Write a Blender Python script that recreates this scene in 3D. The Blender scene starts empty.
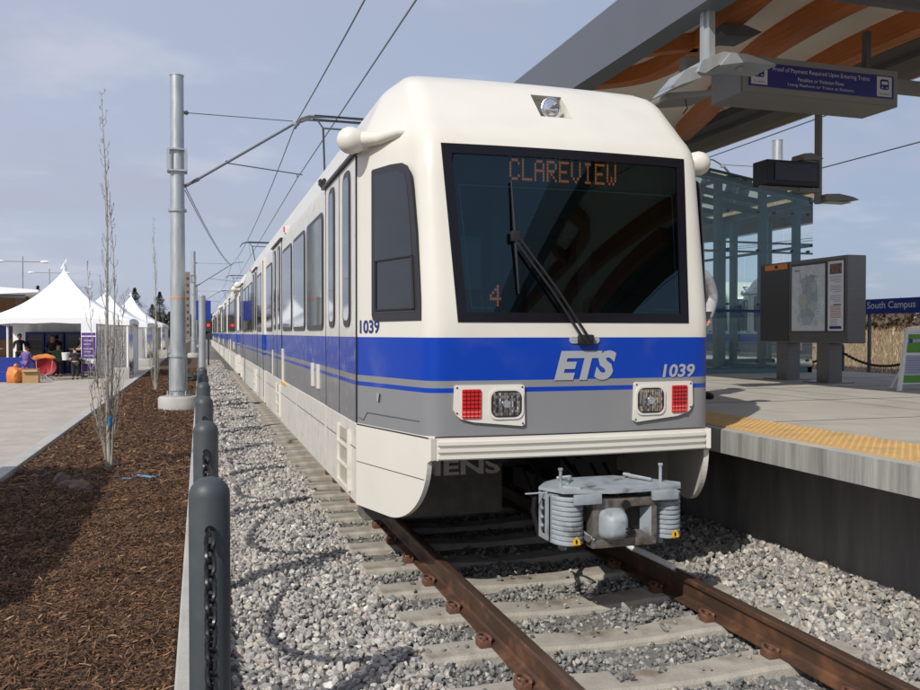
import bpy, bmesh, math, random
import numpy as np
from mathutils import Vector, Matrix, Euler
R = math.radians
random.seed(7)
rng = np.random.default_rng(7)
scn = bpy.context.scene
COL = scn.collection

# ------------------------------------------------------------------ camera, world, sun, exposure
cam_d = bpy.data.cameras.new('camera'); cam = bpy.data.objects.new('camera', cam_d); COL.objects.link(cam)
cam_d.sensor_width = 36; cam_d.lens = 850/920*36; cam_d.clip_start = .05; cam_d.clip_end = 6000
cam.location = (0, 0, 1.67); cam.rotation_euler = (R(90-.81), 0, R(-17.0))
scn.camera = cam
SUN_EL, SX, SY = 39.0, -.736, -.677           # direction towards the sun (plan)
wd = bpy.data.worlds.new('World'); scn.world = wd; wd.use_nodes = True
nt = wd.node_tree; nt.nodes.clear()
def wn(t, **k):
    n = nt.nodes.new(t)
    for a, b in k.items(): setattr(n, a, b)
    return n
wo = wn('ShaderNodeOutputWorld'); bg = wn('ShaderNodeBackground'); bg.inputs[1].default_value = .1
sky = wn('ShaderNodeTexSky', sky_type='NISHITA'); sky.sun_disc = False
sky.sun_elevation = R(SUN_EL); sky.sun_rotation = math.atan2(SX, SY); sky.air_density = 1.0; sky.dust_density = 1.8; sky.ozone_density = 1.6
tc = wn('ShaderNodeTexCoord'); sep = wn('ShaderNodeSeparateXYZ'); nt.links.new(tc.outputs['Generated'], sep.inputs[0])
zc = wn('ShaderNodeMath', operation='MAXIMUM'); nt.links.new(sep.outputs[2], zc.inputs[0]); zc.inputs[1].default_value = 0
za = wn('ShaderNodeMath', operation='ADD'); nt.links.new(zc.outputs[0], za.inputs[0]); za.inputs[1].default_value = .16
dx = wn('ShaderNodeMath', operation='DIVIDE'); dy = wn('ShaderNodeMath', operation='DIVIDE')
nt.links.new(sep.outputs[0], dx.inputs[0]); nt.links.new(za.outputs[0], dx.inputs[1])
nt.links.new(sep.outputs[1], dy.inputs[0]); nt.links.new(za.outputs[0], dy.inputs[1])
cmb = wn('ShaderNodeCombineXYZ'); nt.links.new(dx.outputs[0], cmb.inputs[0]); nt.links.new(dy.outputs[0], cmb.inputs[1])
def wnoise(scale, det, lo, hi, off=0):
    m = wn('ShaderNodeMapping'); m.inputs['Location'].default_value = (off, off*.7, 0); nt.links.new(cmb.outputs[0], m.inputs[0])
    n = wn('ShaderNodeTexNoise'); n.inputs['Scale'].default_value = scale; n.inputs['Detail'].default_value = det; n.inputs['Roughness'].default_value = .55
    nt.links.new(m.outputs[0], n.inputs['Vector'])
    r = wn('ShaderNodeMapRange'); r.interpolation_type = 'SMOOTHSTEP'
    r.inputs['From Min'].default_value = lo; r.inputs['From Max'].default_value = hi; nt.links.new(n.outputs[0], r.inputs[0]); return r
def wmix(a, b, fac, bcol=None, mul=None):
    m = wn('ShaderNodeMix', data_type='RGBA')
    nt.links.new(a, m.inputs[6])
    if bcol is not None: m.inputs[7].default_value = (*bcol, 1)
    else: nt.links.new(b, m.inputs[7])
    if mul is not None:
        q = wn('ShaderNodeMath', operation='MULTIPLY'); nt.links.new(fac, q.inputs[0]); q.inputs[1].default_value = mul; fac = q.outputs[0]
    if fac is None: m.inputs[0].default_value = mul
    else: nt.links.new(fac, m.inputs[0])
    return m.outputs[2]
# thin high veil everywhere, broad soft grey banks, a few pale puffs
veil = wn('ShaderNodeMix', data_type='RGBA'); veil.inputs[0].default_value = .66
vf = wn('ShaderNodeMapRange'); vf.inputs['From Min'].default_value = -.35; vf.inputs['From Max'].default_value = .7
nt.links.new(sep.outputs[0], vf.inputs[0])
vc = wn('ShaderNodeMix', data_type='RGBA'); vc.inputs[6].default_value = (5.6, 6.0, 7.45, 1); vc.inputs[7].default_value = (3.7, 4.5, 6.1, 1); nt.links.new(vf.outputs[0], vc.inputs[0])
veil.inputs[0].default_value = .78; nt.links.new(sky.outputs[0], veil.inputs[6]); nt.links.new(vc.outputs[2], veil.inputs[7])
c1 = wnoise(.8, 6, .44, .66, 5.3); a1 = wmix(veil.outputs[2], None, c1.outputs[0], (4.45, 4.75, 6.0), .7)
c2 = wnoise(1.9, 8, .52, .72, 8.4); a2 = wmix(a1, None, c2.outputs[0], (6.6, 6.75, 7.6), .45)
nt.links.new(a2, bg.inputs[0]); nt.links.new(bg.outputs[0], wo.inputs[0])
sd = bpy.data.lights.new('sun', 'SUN'); sd.energy = 3.7; sd.angle = R(.5); sd.color = (1, .955, .88)
so = bpy.data.objects.new('sun', sd); COL.objects.link(so)
sv = Vector((SX*math.cos(R(SUN_EL)), SY*math.cos(R(SUN_EL)), math.sin(R(SUN_EL))))
so.rotation_euler = sv.to_track_quat('Z', 'Y').to_euler(); so.location = sv*50
scn.view_settings.view_transform = 'Standard'; scn.view_settings.look = 'None'
scn.view_settings.exposure = 0; scn.view_settings.gamma = 1; scn.view_settings.use_curve_mapping = False

# ------------------------------------------------------------------ materials
MATS = {}
def mat(name, col=(.5,.5,.5), rough=.6, metal=0, spec=.5, var=0, vs=6, vcol=None, bump=0, bs=60, coat=0, attr=None, stripes=None, stretch=None, em=None, emis=1, trans=0, alpha=1, dirt=None, v2=0):
    if name in MATS: return MATS[name]
    m = bpy.data.materials.new(name); m.use_nodes = True; t = m.node_tree; b = t.nodes['Principled BSDF']
    L = t.links.new; N = t.nodes.new
    b.inputs['Base Color'].default_value = (*col, 1); b.inputs['Roughness'].default_value = rough; b.inputs['Metallic'].default_value = metal
    b.inputs['Specular IOR Level'].default_value = spec; b.inputs['Coat Weight'].default_value = coat; b.inputs['Coat Roughness'].default_value = .05
    b.inputs['Transmission Weight'].default_value = trans; b.inputs['Alpha'].default_value = alpha
    if em: b.inputs['Emission Color'].default_value = (*em, 1); b.inputs['Emission Strength'].default_value = emis
    tc = N('ShaderNodeTexCoord'); vec = tc.outputs['Object']
    if stretch:
        mp = N('ShaderNodeMapping'); mp.inputs['Scale'].default_value = stretch; L(vec, mp.inputs[0]); vec2 = mp.outputs[0]
    else: vec2 = vec
    cur = None
    if attr:
        a = N('ShaderNodeAttribute'); a.attribute_name = attr; cur = a.outputs['Color']
    if stripes:
        sp = N('ShaderNodeSeparateXYZ'); L(vec, sp.inputs[0]); mr = N('ShaderNodeMath'); mr.operation = 'DIVIDE'; mr.inputs[1].default_value = 4; L(sp.outputs[2], mr.inputs[0])
        cr = N('ShaderNodeValToRGB'); cr.color_ramp.interpolation = 'CONSTANT'; L(mr.outputs[0], cr.inputs[0])
        e = cr.color_ramp.elements
        e[0].position = 0; e[0].color = (*stripes[0][1], 1); e[1].position = stripes[1][0]/4; e[1].color = (*stripes[1][1], 1)
        for z, c in stripes[2:]:
            q = e.new(z/4); q.color = (*c, 1)
        cur = cr.outputs[0]
    if var or vcol:
        n = N('ShaderNodeTexNoise'); n.inputs['Scale'].default_value = vs; n.inputs['Detail'].default_value = 8; n.inputs['Roughness'].default_value = .65; L(vec2, n.inputs['Vector'])
        r = N('ShaderNodeMapRange'); r.inputs['From Min'].default_value = .3; r.inputs['From Max'].default_value = .7; L(n.outputs[0], r.inputs[0])
        if vcol:
            x = N('ShaderNodeMix'); x.data_type = 'RGBA'; x.inputs[7].default_value = (*vcol, 1)
            if cur: L(cur, x.inputs[6])
            else: x.inputs[6].default_value = (*col, 1)
            if var:
                q = N('ShaderNodeMath'); q.operation = 'MULTIPLY'; q.inputs[1].default_value = var; L(r.outputs[0], q.inputs[0]); L(q.outputs[0], x.inputs[0])
            else: L(r.outputs[0], x.inputs[0])
            cur = x.outputs[2]
        else:
            r.inputs['To Min'].default_value = 1-var; r.inputs['To Max'].default_value = 1+var
            x = N('ShaderNodeMix'); x.data_type = 'RGBA'; x.blend_type = 'MULTIPLY'; x.inputs[0].default_value = 1
            if cur: L(cur, x.inputs[6])
            else: x.inputs[6].default_value = (*col, 1)
            L(r.outputs[0], x.inputs[7]); cur = x.outputs[2]
        # roughness wobble
        rr = N('ShaderNodeMapRange'); rr.inputs['To Min'].default_value = max(0, rough-.08); rr.inputs['To Max'].default_value = min(1, rough+.12); L(n.outputs[0], rr.inputs[0]); L(rr.outputs[0], b.inputs['Roughness'])
    if dirt:
        dc, amt, sc = dirt
        n = N('ShaderNodeTexNoise'); n.inputs['Scale'].default_value = sc; n.inputs['Detail'].default_value = 6; L(vec, n.inputs['Vector'])
        r = N('ShaderNodeMapRange'); r.interpolation_type = 'SMOOTHSTEP'; r.inputs['From Min'].default_value = .5; r.inputs['From Max'].default_value = .75; r.inputs['To Max'].default_value = amt; L(n.outputs[0], r.inputs[0])
        x = N('ShaderNodeMix'); x.data_type = 'RGBA'; x.inputs[7].default_value = (*dc, 1); L(r.outputs[0], x.inputs[0])
        if cur: L(cur, x.inputs[6])
        else: x.inputs[6].default_value = (*col, 1)
        cur = x.outputs[2]
    if cur: L(cur, b.inputs['Base Color'])
    if bump:
        n = N('ShaderNodeTexNoise'); n.inputs['Scale'].default_value = bs; n.inputs['Detail'].default_value = 6; L(vec2, n.inputs['Vector'])
        bm_ = N('ShaderNodeBump'); bm_.inputs['Strength'].default_value = bump; bm_.inputs['Distance'].default_value = .01; L(n.outputs[0], bm_.inputs['Height']); L(bm_.outputs[0], b.inputs['Normal'])
    MATS[name] = m; return m

CREAM = (.675, .65, .585); BLUE = (.0, .042, .37); SILVER = (.22, .225, .235)
STR = [(0, CREAM), (.992, SILVER), (1.275, BLUE), (1.312, SILVER), (1.353, BLUE), (1.636, CREAM)]
m_livery = mat('train_livery', stripes=STR, dirt=((.40,.36,.28), .10, 2.2), rough=.32, coat=.06, spec=.3, var=.025, vs=2)
m_livery_side = mat('train_side_livery', stripes=STR, rough=.32, coat=.15, var=.06, vs=5, dirt=((.42,.39,.34), .45, 9))
m_cream = mat('cream_paint', CREAM, .36, coat=.06, spec=.35, var=.025, vs=3)
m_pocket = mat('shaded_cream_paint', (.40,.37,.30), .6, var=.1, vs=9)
m_cream_dirty = mat('dusty_cream_paint', CREAM, .4, coat=.1, var=.05, vs=4, dirt=((.40,.36,.30), .5, 7))
m_black = mat('black_rubber', (.012,.012,.013), .45)
m_frit = mat('black_glass_border', (.008,.007,.011), .2, spec=.25)
m_lilac2 = mat('pale_red_lens', (.75,.25,.22), .3)
m_winframe = mat('charcoal_window_frame', (.032,.031,.036), .4, spec=.3)
m_winglass = mat('dark_tinted_glass', (.012,.014,.018), .035, coat=.35, spec=.5)
m_grey = mat('coupler_grey_paint', (.29,.325,.35), .45, var=.14, vs=14, dirt=((.07,.06,.05), .8, 9))
m_worn = mat('worn_steel', (.22,.20,.18), .42, metal=.6, var=.35, vs=20, dirt=((.05,.04,.03), .7, 14))
m_dark = mat('dark_underframe', (.03,.03,.03), .7, var=.3, vs=8)
m_under2 = mat('dusty_equipment_box', (.13,.12,.10), .7, var=.25, vs=8)
m_lettergrey = mat('silver_lettering', (.33,.345,.37), .4)
m_navy = mat('navy_lettering', (.012,.025,.16), .4)
m_blueletter = mat('white_lettering', (.8,.8,.8), .5)
m_yellow = mat('yellow_label', (.75,.42,.01), .5)
m_chrome = mat('lamp_chrome', (.75,.77,.78), .18, metal=.9, bump=.5, bs=90)
m_lens = mat('faceted_lamp_reflector', (.8,.82,.84), .1, metal=1)
m_reddark = mat('dark_red_lens', (.12,.002,.004), .2)
m_red = mat('red_lens', (.62,.012,.018), .12, coat=.6)
m_amber = mat('amber_led', (.3,.05,.01), .5, em=(1,.24,.06), emis=.42)
m_galv = mat('galvanised_steel', (.42,.45,.46), .42, metal=.55, var=.16, vs=7, stretch=(1,1,.25), bump=.05, bs=30)
m_steelgrey = mat('grey_painted_steel', (.105,.115,.135), .42, var=.05, vs=2)
m_wire = mat('wire_metal', (.10,.10,.11), .5, metal=.4)
m_conc = mat('pavement_concrete', (.42,.375,.32), .85, var=.14, vs=1.3, bump=.25, bs=70, dirt=((.28,.26,.23), .4, 3))
m_plat = mat('platform_concrete', (.41,.385,.335), .85, var=.12, vs=1.6, bump=.2, bs=80, dirt=((.26,.24,.21), .45, 2.2))
m_edge = mat('streaked_concrete_edge', (.42,.41,.38), .85, vcol=(.13,.13,.12), var=.9, vs=5, stretch=(1,1.6,.12), bump=.3, bs=50)
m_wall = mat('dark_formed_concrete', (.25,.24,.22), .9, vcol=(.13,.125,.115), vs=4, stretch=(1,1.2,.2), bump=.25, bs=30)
m_kerb = mat('kerb_concrete', (.42,.41,.38), .85, var=.14, vs=3, bump=.3, bs=60)
m_tie = mat('sleeper_concrete', (.37,.34,.29), .9, var=.18, vs=5, bump=.5, bs=60, dirt=((.17,.13,.095), .85, 4))
m_rail = mat('rusty_rail', (.125,.066,.040), .5, metal=.35, vcol=(.06,.038,.027), vs=7, stretch=(2,.4,2), bump=.12, bs=80, dirt=((.3,.13,.06), .6, 5))
m_railtop = mat('dull_railhead', (.22,.14,.10), .3, metal=.7, var=.25, vs=8, stretch=(6,.3,1))
m_clip = mat('rusty_clip', (.12,.052,.03), .7, var=.3, vs=40, bump=.3, bs=120)
m_ball = mat('grey_ballast_bed', (.17,.16,.15), .95, var=.35, vs=26, bump=.9, bs=45)
m_stone = mat('crushed_stone', attr='tone', rough=.9, var=.16, vs=45, bump=.15, bs=120)
m_mulch = mat('bark_mulch_bed', (.045,.024,.014), .95, vcol=(.11,.055,.028), vs=40, bump=1, bs=70)
m_chip = mat('bark_chip', attr='tone', rough=.9)
m_post = mat('charcoal_bollard_paint', (.052,.062,.07), .5, var=.06, vs=8, bump=.06, bs=60, dirt=((.12,.12,.12), .3, 6))
m_chain = mat('black_chain_metal', (.015,.015,.017), .28, metal=.3)
m_tact = mat('yellow_tactile_paint', (.52,.325,.12), .85, var=.12, vs=3, dirt=((.34,.25,.14), .7, 5))
m_glulam = mat('glulam_timber', (.58,.19,.042), .5, vcol=(.36,.10,.026), vs=5, stretch=(3,.35,14), bump=.1, bs=20)
m_memb = mat('cream_ceiling_panel', (.90,.84,.73), .8, var=.05, vs=1)
m_soffit = mat('dark_soffit_steel', (.10,.095,.09), .6, var=.15, vs=3)
m_signbox = mat('sign_box_grey', (.22,.22,.21), .5, var=.06, vs=5)
m_signblue = mat('sign_blue', (.018,.018,.17), .4)
m_signblue2 = mat('station_band_blue', (.012,.035,.28), .45)
m_signtext = mat('sign_lettering', (.55,.56,.60), .6)
m_white = mat('white_canvas', (.86,.87,.88), .8, var=.02, vs=2)
m_stain = mat('brushed_stainless', (.20,.195,.185), .36, metal=.75, var=.08, vs=3, stretch=(1,1,14))
m_paper = mat('poster_paper', (.82,.84,.88), .5)
m_map = mat('map_print', (.78,.83,.86), .5, vcol=(.42,.50,.52), var=.6, vs=9)
m_green = mat('green_print', (.10,.30,.015), .5, var=.15, vs=12)
m_lilac = mat('lilac_print', (.42,.42,.52), .5)
m_orange = mat('orange_print', (.8,.26,.05), .5)
m_txt = mat('dark_print', (.12,.12,.14), .6)
m_tglass_frame = mat('teal_steel', (.12,.20,.22), .4, metal=.2, var=.05, vs=3)
m_grass = mat('dry_grass_field', (.31,.22,.115), 1, vcol=(.17,.12,.06), vs=.9, bump=1, bs=6)
m_field = mat('dull_earth', (.20,.17,.12), 1, var=.25, vs=.2)
m_blade = mat('dry_grass_blade', attr='tone', rough=.9)
m_bark = mat('pale_aspen_bark', (.42,.40,.34), .8, vcol=(.16,.15,.11), var=.7, vs=18, stretch=(1,1,.3))
m_twig = mat('grey_twig', (.26,.23,.20), .8)
m_conif = mat('conifer_needles', (.022,.034,.02), .9, var=.4, vs=2)
m_trunk = mat('brown_trunk', (.08,.055,.035), .9)
m_skin = mat('skin', (.45,.24,.16), .6)
m_bluecloth = mat('blue_table_cloth', (.015,.04,.30), .8)
m_purple = mat('purple_banner', (.10,.035,.24), .7)
m_card = mat('cardboard', (.42,.27,.13), .85)
m_orangebag = mat('orange_bag_plastic', (.75,.21,.03), .5, vcol=(.5,.2,.06), vs=9)
m_redcanvas = mat('red_canvas', (.30,.01,.016), .7)
m_plastic = mat('white_plastic', (.8,.8,.78), .4)
m_tower = mat('tower_block_wall', (.22,.19,.17), .8, var=.1, vs=.3)
m_wood = mat('brown_timber', (.16,.08,.04), .7, var=.2, vs=2)

def glass_mat(name, tint, refl_rough=.0, body=.0, bodycol=(.2,.3,.3), ior=1.5, gcol=(1,1,1)):
    m = bpy.data.materials.new(name); m.use_nodes = True; t = m.node_tree; t.nodes.clear(); N = t.nodes.new; L = t.links.new
    o = N('ShaderNodeOutputMaterial'); tr = N('ShaderNodeBsdfTransparent'); tr.inputs[0].default_value = (*tint, 1)
    gl = N('ShaderNodeBsdfGlossy'); gl.inputs['Roughness'].default_value = refl_rough; gl.inputs[0].default_value = (*gcol, 1)
    fr = N('ShaderNodeFresnel'); fr.inputs[0].default_value = ior
    mx = N('ShaderNodeMixShader'); L(fr.outputs[0], mx.inputs[0]); L(gl.outputs[0], mx.inputs[2])
    if body:
        df = N('ShaderNodeBsdfDiffuse'); df.inputs[0].default_value = (*bodycol, 1); m2 = N('ShaderNodeMixShader'); m2.inputs[0].default_value = body
        L(tr.outputs[0], m2.inputs[1]); L(df.outputs[0], m2.inputs[2]); L(m2.outputs[0], mx.inputs[1])
    else: L(tr.outputs[0], mx.inputs[1])
    L(mx.outputs[0], o.inputs[0]); MATS[name] = m; return m
g_wind = glass_mat('windscreen_glass', (.34,.50,.54), ior=1.8, gcol=(.40,.62,.72))
g_shelter = glass_mat('teal_shelter_glass', (.83,.95,.96), body=.09, bodycol=(.50,.80,.85))
g_clear = glass_mat('clear_plastic_curtain', (.88,.88,.88), .15, body=.30, bodycol=(.7,.7,.7))

# ------------------------------------------------------------------ builders
def tag(o, label=None, cat=None, group=None, kind=None):
    if label: o['label'] = label
    if cat: o['category'] = cat
    if group: o['group'] = group
    if kind: o['kind'] = kind
    return o
def thing(name, label, cat, loc=(0,0,0), group=None):
    o = bpy.data.objects.new(name, None); COL.objects.link(o); o.location = loc; o.empty_display_size = .1
    return tag(o, label, cat, group)
class MB:
    def __init__(s): s.v = []; s.f = []; s.m = []; s.sm = []; s.mats = []
    def mi(s, m):
        if m not in s.mats: s.mats.append(m)
        return s.mats.index(m)
    def add(s, vs, fs, m, smooth=False):
        b = len(s.v); k = s.mi(m); s.v += [tuple(v) for v in vs]
        for f in fs: s.f.append([i+b for i in f]); s.m.append(k); s.sm.append(smooth)
        return s
    def box(s, c, d, m, bev=0, rot=None):
        bm = bmesh.new(); bmesh.ops.create_cube(bm, size=1)
        for v in bm.verts: v.co = Vector((v.co.x*d[0], v.co.y*d[1], v.co.z*d[2]))
        if bev: bmesh.ops.bevel(bm, geom=bm.edges[:], offset=bev, segments=2, affect='EDGES', profile=.6)
        M = Matrix.Translation(c) @ (Euler(rot).to_matrix().to_4x4() if rot else Matrix.Identity(4))
        bmesh.ops.transform(bm, matrix=M, verts=bm.verts); s.bm(bm, m); return s
    def b2(s, a, b, m, bev=0): return s.box([(a[i]+b[i])/2 for i in range(3)], [abs(b[i]-a[i]) for i in range(3)], m, bev)
    def bm(s, bm, m, smooth=False):
        bm.verts.ensure_lookup_table(); bm.verts.index_update()
        s.add([v.co[:] for v in bm.verts], [[v.index for v in f.verts] for f in bm.faces], m, smooth); bm.free()
    def tube(s, pts, r, m, n=8, cap=True, smooth=True):
        pts = [Vector(p) for p in pts]; rs = r if isinstance(r, (list, tuple)) else [r]*len(pts)
        vs = []; fs = []; prev = None
        for i, p in enumerate(pts):
            d = (pts[min(i+1, len(pts)-1)] - pts[max(i-1, 0)]).normalized()
            if prev is None: u = d.orthogonal().normalized()
            else:
                u = prev - d*prev.dot(d)
                u = u.normalized() if u.length > 1e-6 else d.orthogonal().normalized()
            prev = u; w = d.cross(u)
            for k in range(n):
                a = 2*math.pi*k/n; vs.append(p + (u*math.cos(a)+w*math.sin(a))*rs[i])
        for i in range(len(pts)-1):
            for k in range(n): fs.append([i*n+k, i*n+(k+1) % n, (i+1)*n+(k+1) % n, (i+1)*n+k])
        if cap: fs += [list(range(n))[::-1], [(len(pts)-1)*n+k for k in range(n)]]
        return s.add(vs, fs, m, smooth)
    def lathe(s, c, prof, m, n=24, axis='Z', smooth=True):
        vs = []; fs = []
        for r, z in prof:
            for k in range(n):
                a = 2*math.pi*k/n; x, y = r*math.cos(a), r*math.sin(a)
                q = (x, y, z) if axis == 'Z' else ((x, z, y) if axis == 'Y' else (z, x, y)); vs.append([q[i]+c[i] for i in range(3)])
        for i in range(len(prof)-1):
            for k in range(n): fs.append([i*n+k, i*n+(k+1) % n, (i+1)*n+(k+1) % n, (i+1)*n+k])
        fs += [list(range(n)), [(len(prof)-1)*n+k for k in range(n)]]
        return s.add(vs, fs, m, smooth)
    def prism(s, poly, fn, t0, t1, m, smooth=False):
        """poly: 2D points; fn(u,v,t)->3D; extruded t0..t1"""
        n = len(poly); vs = [fn(u, v, t0) for u, v in poly]+[fn(u, v, t1) for u, v in poly]
        fs = [list(range(n))[::-1], list(range(n, 2*n))]+[[i, (i+1) % n, n+(i+1) % n, n+i] for i in range(n)]
        return s.add(vs, fs, m, smooth)
    def text(s, st, w, h, fn, m, ext=.003, bold=.0, shear=0, align=None, fit=True):
        cu = bpy.data.curves.new('t', 'FONT'); cu.body = st; cu.size = 1; cu.offset = bold; cu.shear = shear; cu.resolution_u = 3
        o = bpy.data.objects.new('t', cu); COL.objects.link(o); bpy.context.view_layer.update()
        me = o.evaluated_get(bpy.context.evaluated_depsgraph_get()).to_mesh(); vs = [v.co.copy() for v in me.vertices]; fs = [list(p.vertices) for p in me.polygons]
        x0 = min(v.x for v in vs); x1 = max(v.x for v in vs); y0 = min(v.y for v in vs); y1 = max(v.y for v in vs)
        kx = w/(x1-x0); ky = h/(y1-y0)
        pts = [fn((v.x-x0)*kx, (v.y-y0)*ky) for v in vs]; bpy.data.objects.remove(o); bpy.data.curves.remove(cu)
        return s.add(pts, fs, m)
    def build(s, name, parent=None, label=None, local=False, sharp=None):
        me = bpy.data.meshes.new(name); off = Vector((0,0,0)); q = parent
        while q and not local: off += Vector(q.location); q = q.parent
        me.from_pydata([tuple(Vector(v)-off) for v in s.v], [], s.f)
        for m in s.mats: me.materials.append(m)
        me.polygons.foreach_set('material_index', s.m); me.polygons.foreach_set('use_smooth', s.sm)
        me.update()
        if any(s.sm): me.set_sharp_from_angle(angle=R(sharp or 40))
        o = bpy.data.objects.new(name, me); COL.objects.link(o)
        if parent: o.parent = parent
        if label: o['label'] = label
        return o
def solo(mb, name, label, cat, loc=None, group=None, kind=None, sharp=None):
    """a thing that is one mesh; origin moved to loc"""
    o = mb.build(name, sharp=sharp)
    if loc:
        d = Vector(loc)
        for v in o.data.vertices: v.co -= d
        o.location = loc
    return tag(o, label, cat, group, kind)
def structure(mb, name): return tag(mb.build(name), kind='structure')
def npmesh(name, verts, faces, m, cols=None, smooth=False):
    """verts (N,3), faces (F,k) numpy -> object, cols per vertex (N,3)"""
    me = bpy.data.meshes.new(name); F, k = faces.shape
    me.vertices.add(len(verts)); me.vertices.foreach_set('co', verts.astype(np.float32).ravel())
    me.loops.add(F*k); me.loops.foreach_set('vertex_index', faces.astype(np.int32).ravel())
    me.polygons.add(F); me.polygons.foreach_set('loop_start', np.arange(0, F*k, k, dtype=np.int32))
    try: me.polygons.foreach_set('loop_total', np.full(F, k, dtype=np.int32))
    except Exception: pass
    me.update(calc_edges=True)
    me.polygons.foreach_set('use_smooth', np.full(F, smooth))
    me.materials.append(m)
    if cols is not None:
        ca = me.color_attributes.new('tone', 'FLOAT_COLOR', 'POINT'); ca.data.foreach_set('color', np.c_[cols, np.ones(len(cols))].astype(np.float32).ravel())
    me.validate(); o = bpy.data.objects.new(name, me); COL.objects.link(o); return o
def copy_tree(o, parent=None):
    c = o.copy(); COL.objects.link(c)
    if parent: c.parent = parent
    for ch in list(o.children): copy_tree(ch, c)
    return c
def rrect(w, h, r, n=4, cx=0, cy=0):
    out = []
    for (sx, sy, a0) in ((1,1,0), (-1,1,90), (-1,-1,180), (1,-1,270)):
        for k in range(n+1):
            a = R(a0+90*k/n); out.append((cx+sx*(w/2-r)+r*math.cos(a), cy+sy*(h/2-r)+r*math.sin(a)))
    return out

# ------------------------------------------------------------------ ground
GZ = -.13
g = MB(); S = 3000
g.add([(-S,-300,-.45),(S,-300,-.45),(S,S,-.45),(-S,S,-.45)], [[0,1,2,3]], m_field); structure(g, 'ground')
g = MB()   # ballast bed, low between kerb and platform wall
ys = list(np.linspace(-6, 60, 67))+[90, 140, 220]
xs = [.12, .35, .8, 1.2, 1.7, 2.45, 3.2, 3.7, 4.1, 4.62]; zz = [-.215, -.2, -.205, -.22, -.235, -.235, -.235, -.225, -.2, -.17]
vs = [(x, y, z) for y in ys for x, z in zip(xs, zz)]; n = len(xs)
g.add(vs, [[j*n+i, j*n+i+1, (j+1)*n+i+1, (j+1)*n+i] for j in range(len(ys)-1) for i in range(n-1)], m_ball, True); structure(g, 'trackbed')
g = MB(); g.b2((-2.35,-6,-.5), (-.13,220,-.165), m_mulch); structure(g, 'mulch_bed_ground')
g = MB()   # concrete plaza with joints
for j in range(0, 40):
    y0 = -10+j*3.6
    for i in range(10):
        x1 = -2.52-i*3.2
        g.b2((x1-3.188, y0, -.5), (x1, y0+3.588, GZ), m_conc)
g.b2((-34.6,-10,-.5), (-2.52,134,GZ-.012), m_conc)
structure(g, 'plaza_pavement')
g = MB()
for j in range(0, 36):
    y0 = -8+j*4
    g.b2((-2.515,y0,-.5), (-2.33,y0+3.99,-.095), m_kerb, .012)
k = g.build('mulch_kerb'); tag(k, kind='structure')
g = MB()
for j in range(0, 50):
    y0 = -8+j*4; g.b2((-.13,y0,-.5), (.13,y0+3.994,-.085), m_kerb, .012)
tag(g.build('trackside_kerb'), kind='structure')

# crushed stone
def ico():
    bm = bmesh.new(); bmesh.ops.create_icosphere(bm, subdivisions=1, radius=1); v = np.array([x.co[:] for x in bm.verts]); bm.verts.index_update()
    f = np.array([[x.index for x in q.verts] for q in bm.faces]); bm.free(); return v, f
IV, IF = ico()
TONES = np.array([(.40,.38,.345), (.33,.315,.29), (.25,.24,.23), (.45,.42,.38), (.36,.32,.29), (.18,.18,.178), (.54,.515,.47), (.35,.335,.31), (.42,.37,.31)])
TONES_D = np.array([(.24,.235,.215), (.17,.17,.16), (.30,.285,.255), (.13,.135,.13), (.38,.36,.32), (.22,.23,.22)])
def stones(name, P, size, m, tones=TONES, flat=.7, jit=.28):
    n = len(P); V = np.repeat(IV[None], n, 0)*(1+rng.uniform(-jit, jit, (n, 12, 1)))
    V += rng.uniform(-.18, .18, V.shape)
    sc = size[:, None]*rng.uniform([.75,.6,.45], [1.35,1.0,.85], (n, 3)); V = V*sc[:, None, :]
    q = rng.normal(size=(n, 4)); q[:, 1:3] *= flat; q /= np.linalg.norm(q, axis=1)[:, None]; w, x, y, z = q.T
    M = np.stack([1-2*(y*y+z*z), 2*(x*y-z*w), 2*(x*z+y*w), 2*(x*y+z*w), 1-2*(x*x+z*z), 2*(y*z-x*w), 2*(x*z-y*w), 2*(y*z+x*w), 1-2*(x*x+y*y)], -1).reshape(n, 3, 3)
    V = np.einsum('nij,nkj->nki', M, V)+P[:, None, :]
    F = (IF[None]+(np.arange(n)*12)[:, None, None]).reshape(-1, 3)
    c = tones[rng.integers(0, len(tones), n)]*rng.uniform(.75, 1.2, (n, 1))
    return npmesh(name, V.reshape(-1, 3), F, m, np.repeat(c, 12, 0))
def scatter(n, x0, x1, y0, y1, zf, amp):
    x = rng.uniform(x0, x1, n); y = rng.uniform(y0, y1, n); return np.c_[x, y, zf(x, y)+rng.uniform(-.5, 1, n)*amp]
TIE0, TIED = 4.085-.635*12, .635
xsn, zzn = np.array(xs), np.array(zz)
bed = lambda x, y: np.interp(x, xsn, zzn)+.012*np.sin(y*2.1+x*3)+.01*np.sin(x*7-y*1.3)
def clear_ties(P, lim=.135):
    k = (P[:,1]-TIE0+TIED/2) % TIED - TIED/2
    return P[~((np.abs(k) < lim) & (np.abs(P[:,0]-2.445) < 1.22))]
A = [scatter(12500, .16, 1.28, 2.6, 9, bed, .035), scatter(10500, 3.5, 4.6, 3.2, 8.5, lambda x, y: bed(x, y)+.03*np.clip((x-3.7)/.6, 0, 1), .04), ]
P1 = np.concatenate([clear_ties(a) for a in A])
tag(stones('ballast', P1, .012+.024*rng.beta(1.6, 2.2, len(P1)), m_stone), 'pale grey crushed stone ballast around the near sleepers', 'ballast', kind='stuff')
P3 = clear_ties(np.concatenate([scatter(12000, 1.2, 3.72, 2.6, 6.6, lambda x, y: bed(x, y)+.004, .026), scatter(3500, 1.25, 3.7, 6.5, 10, bed, .02)]))
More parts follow.
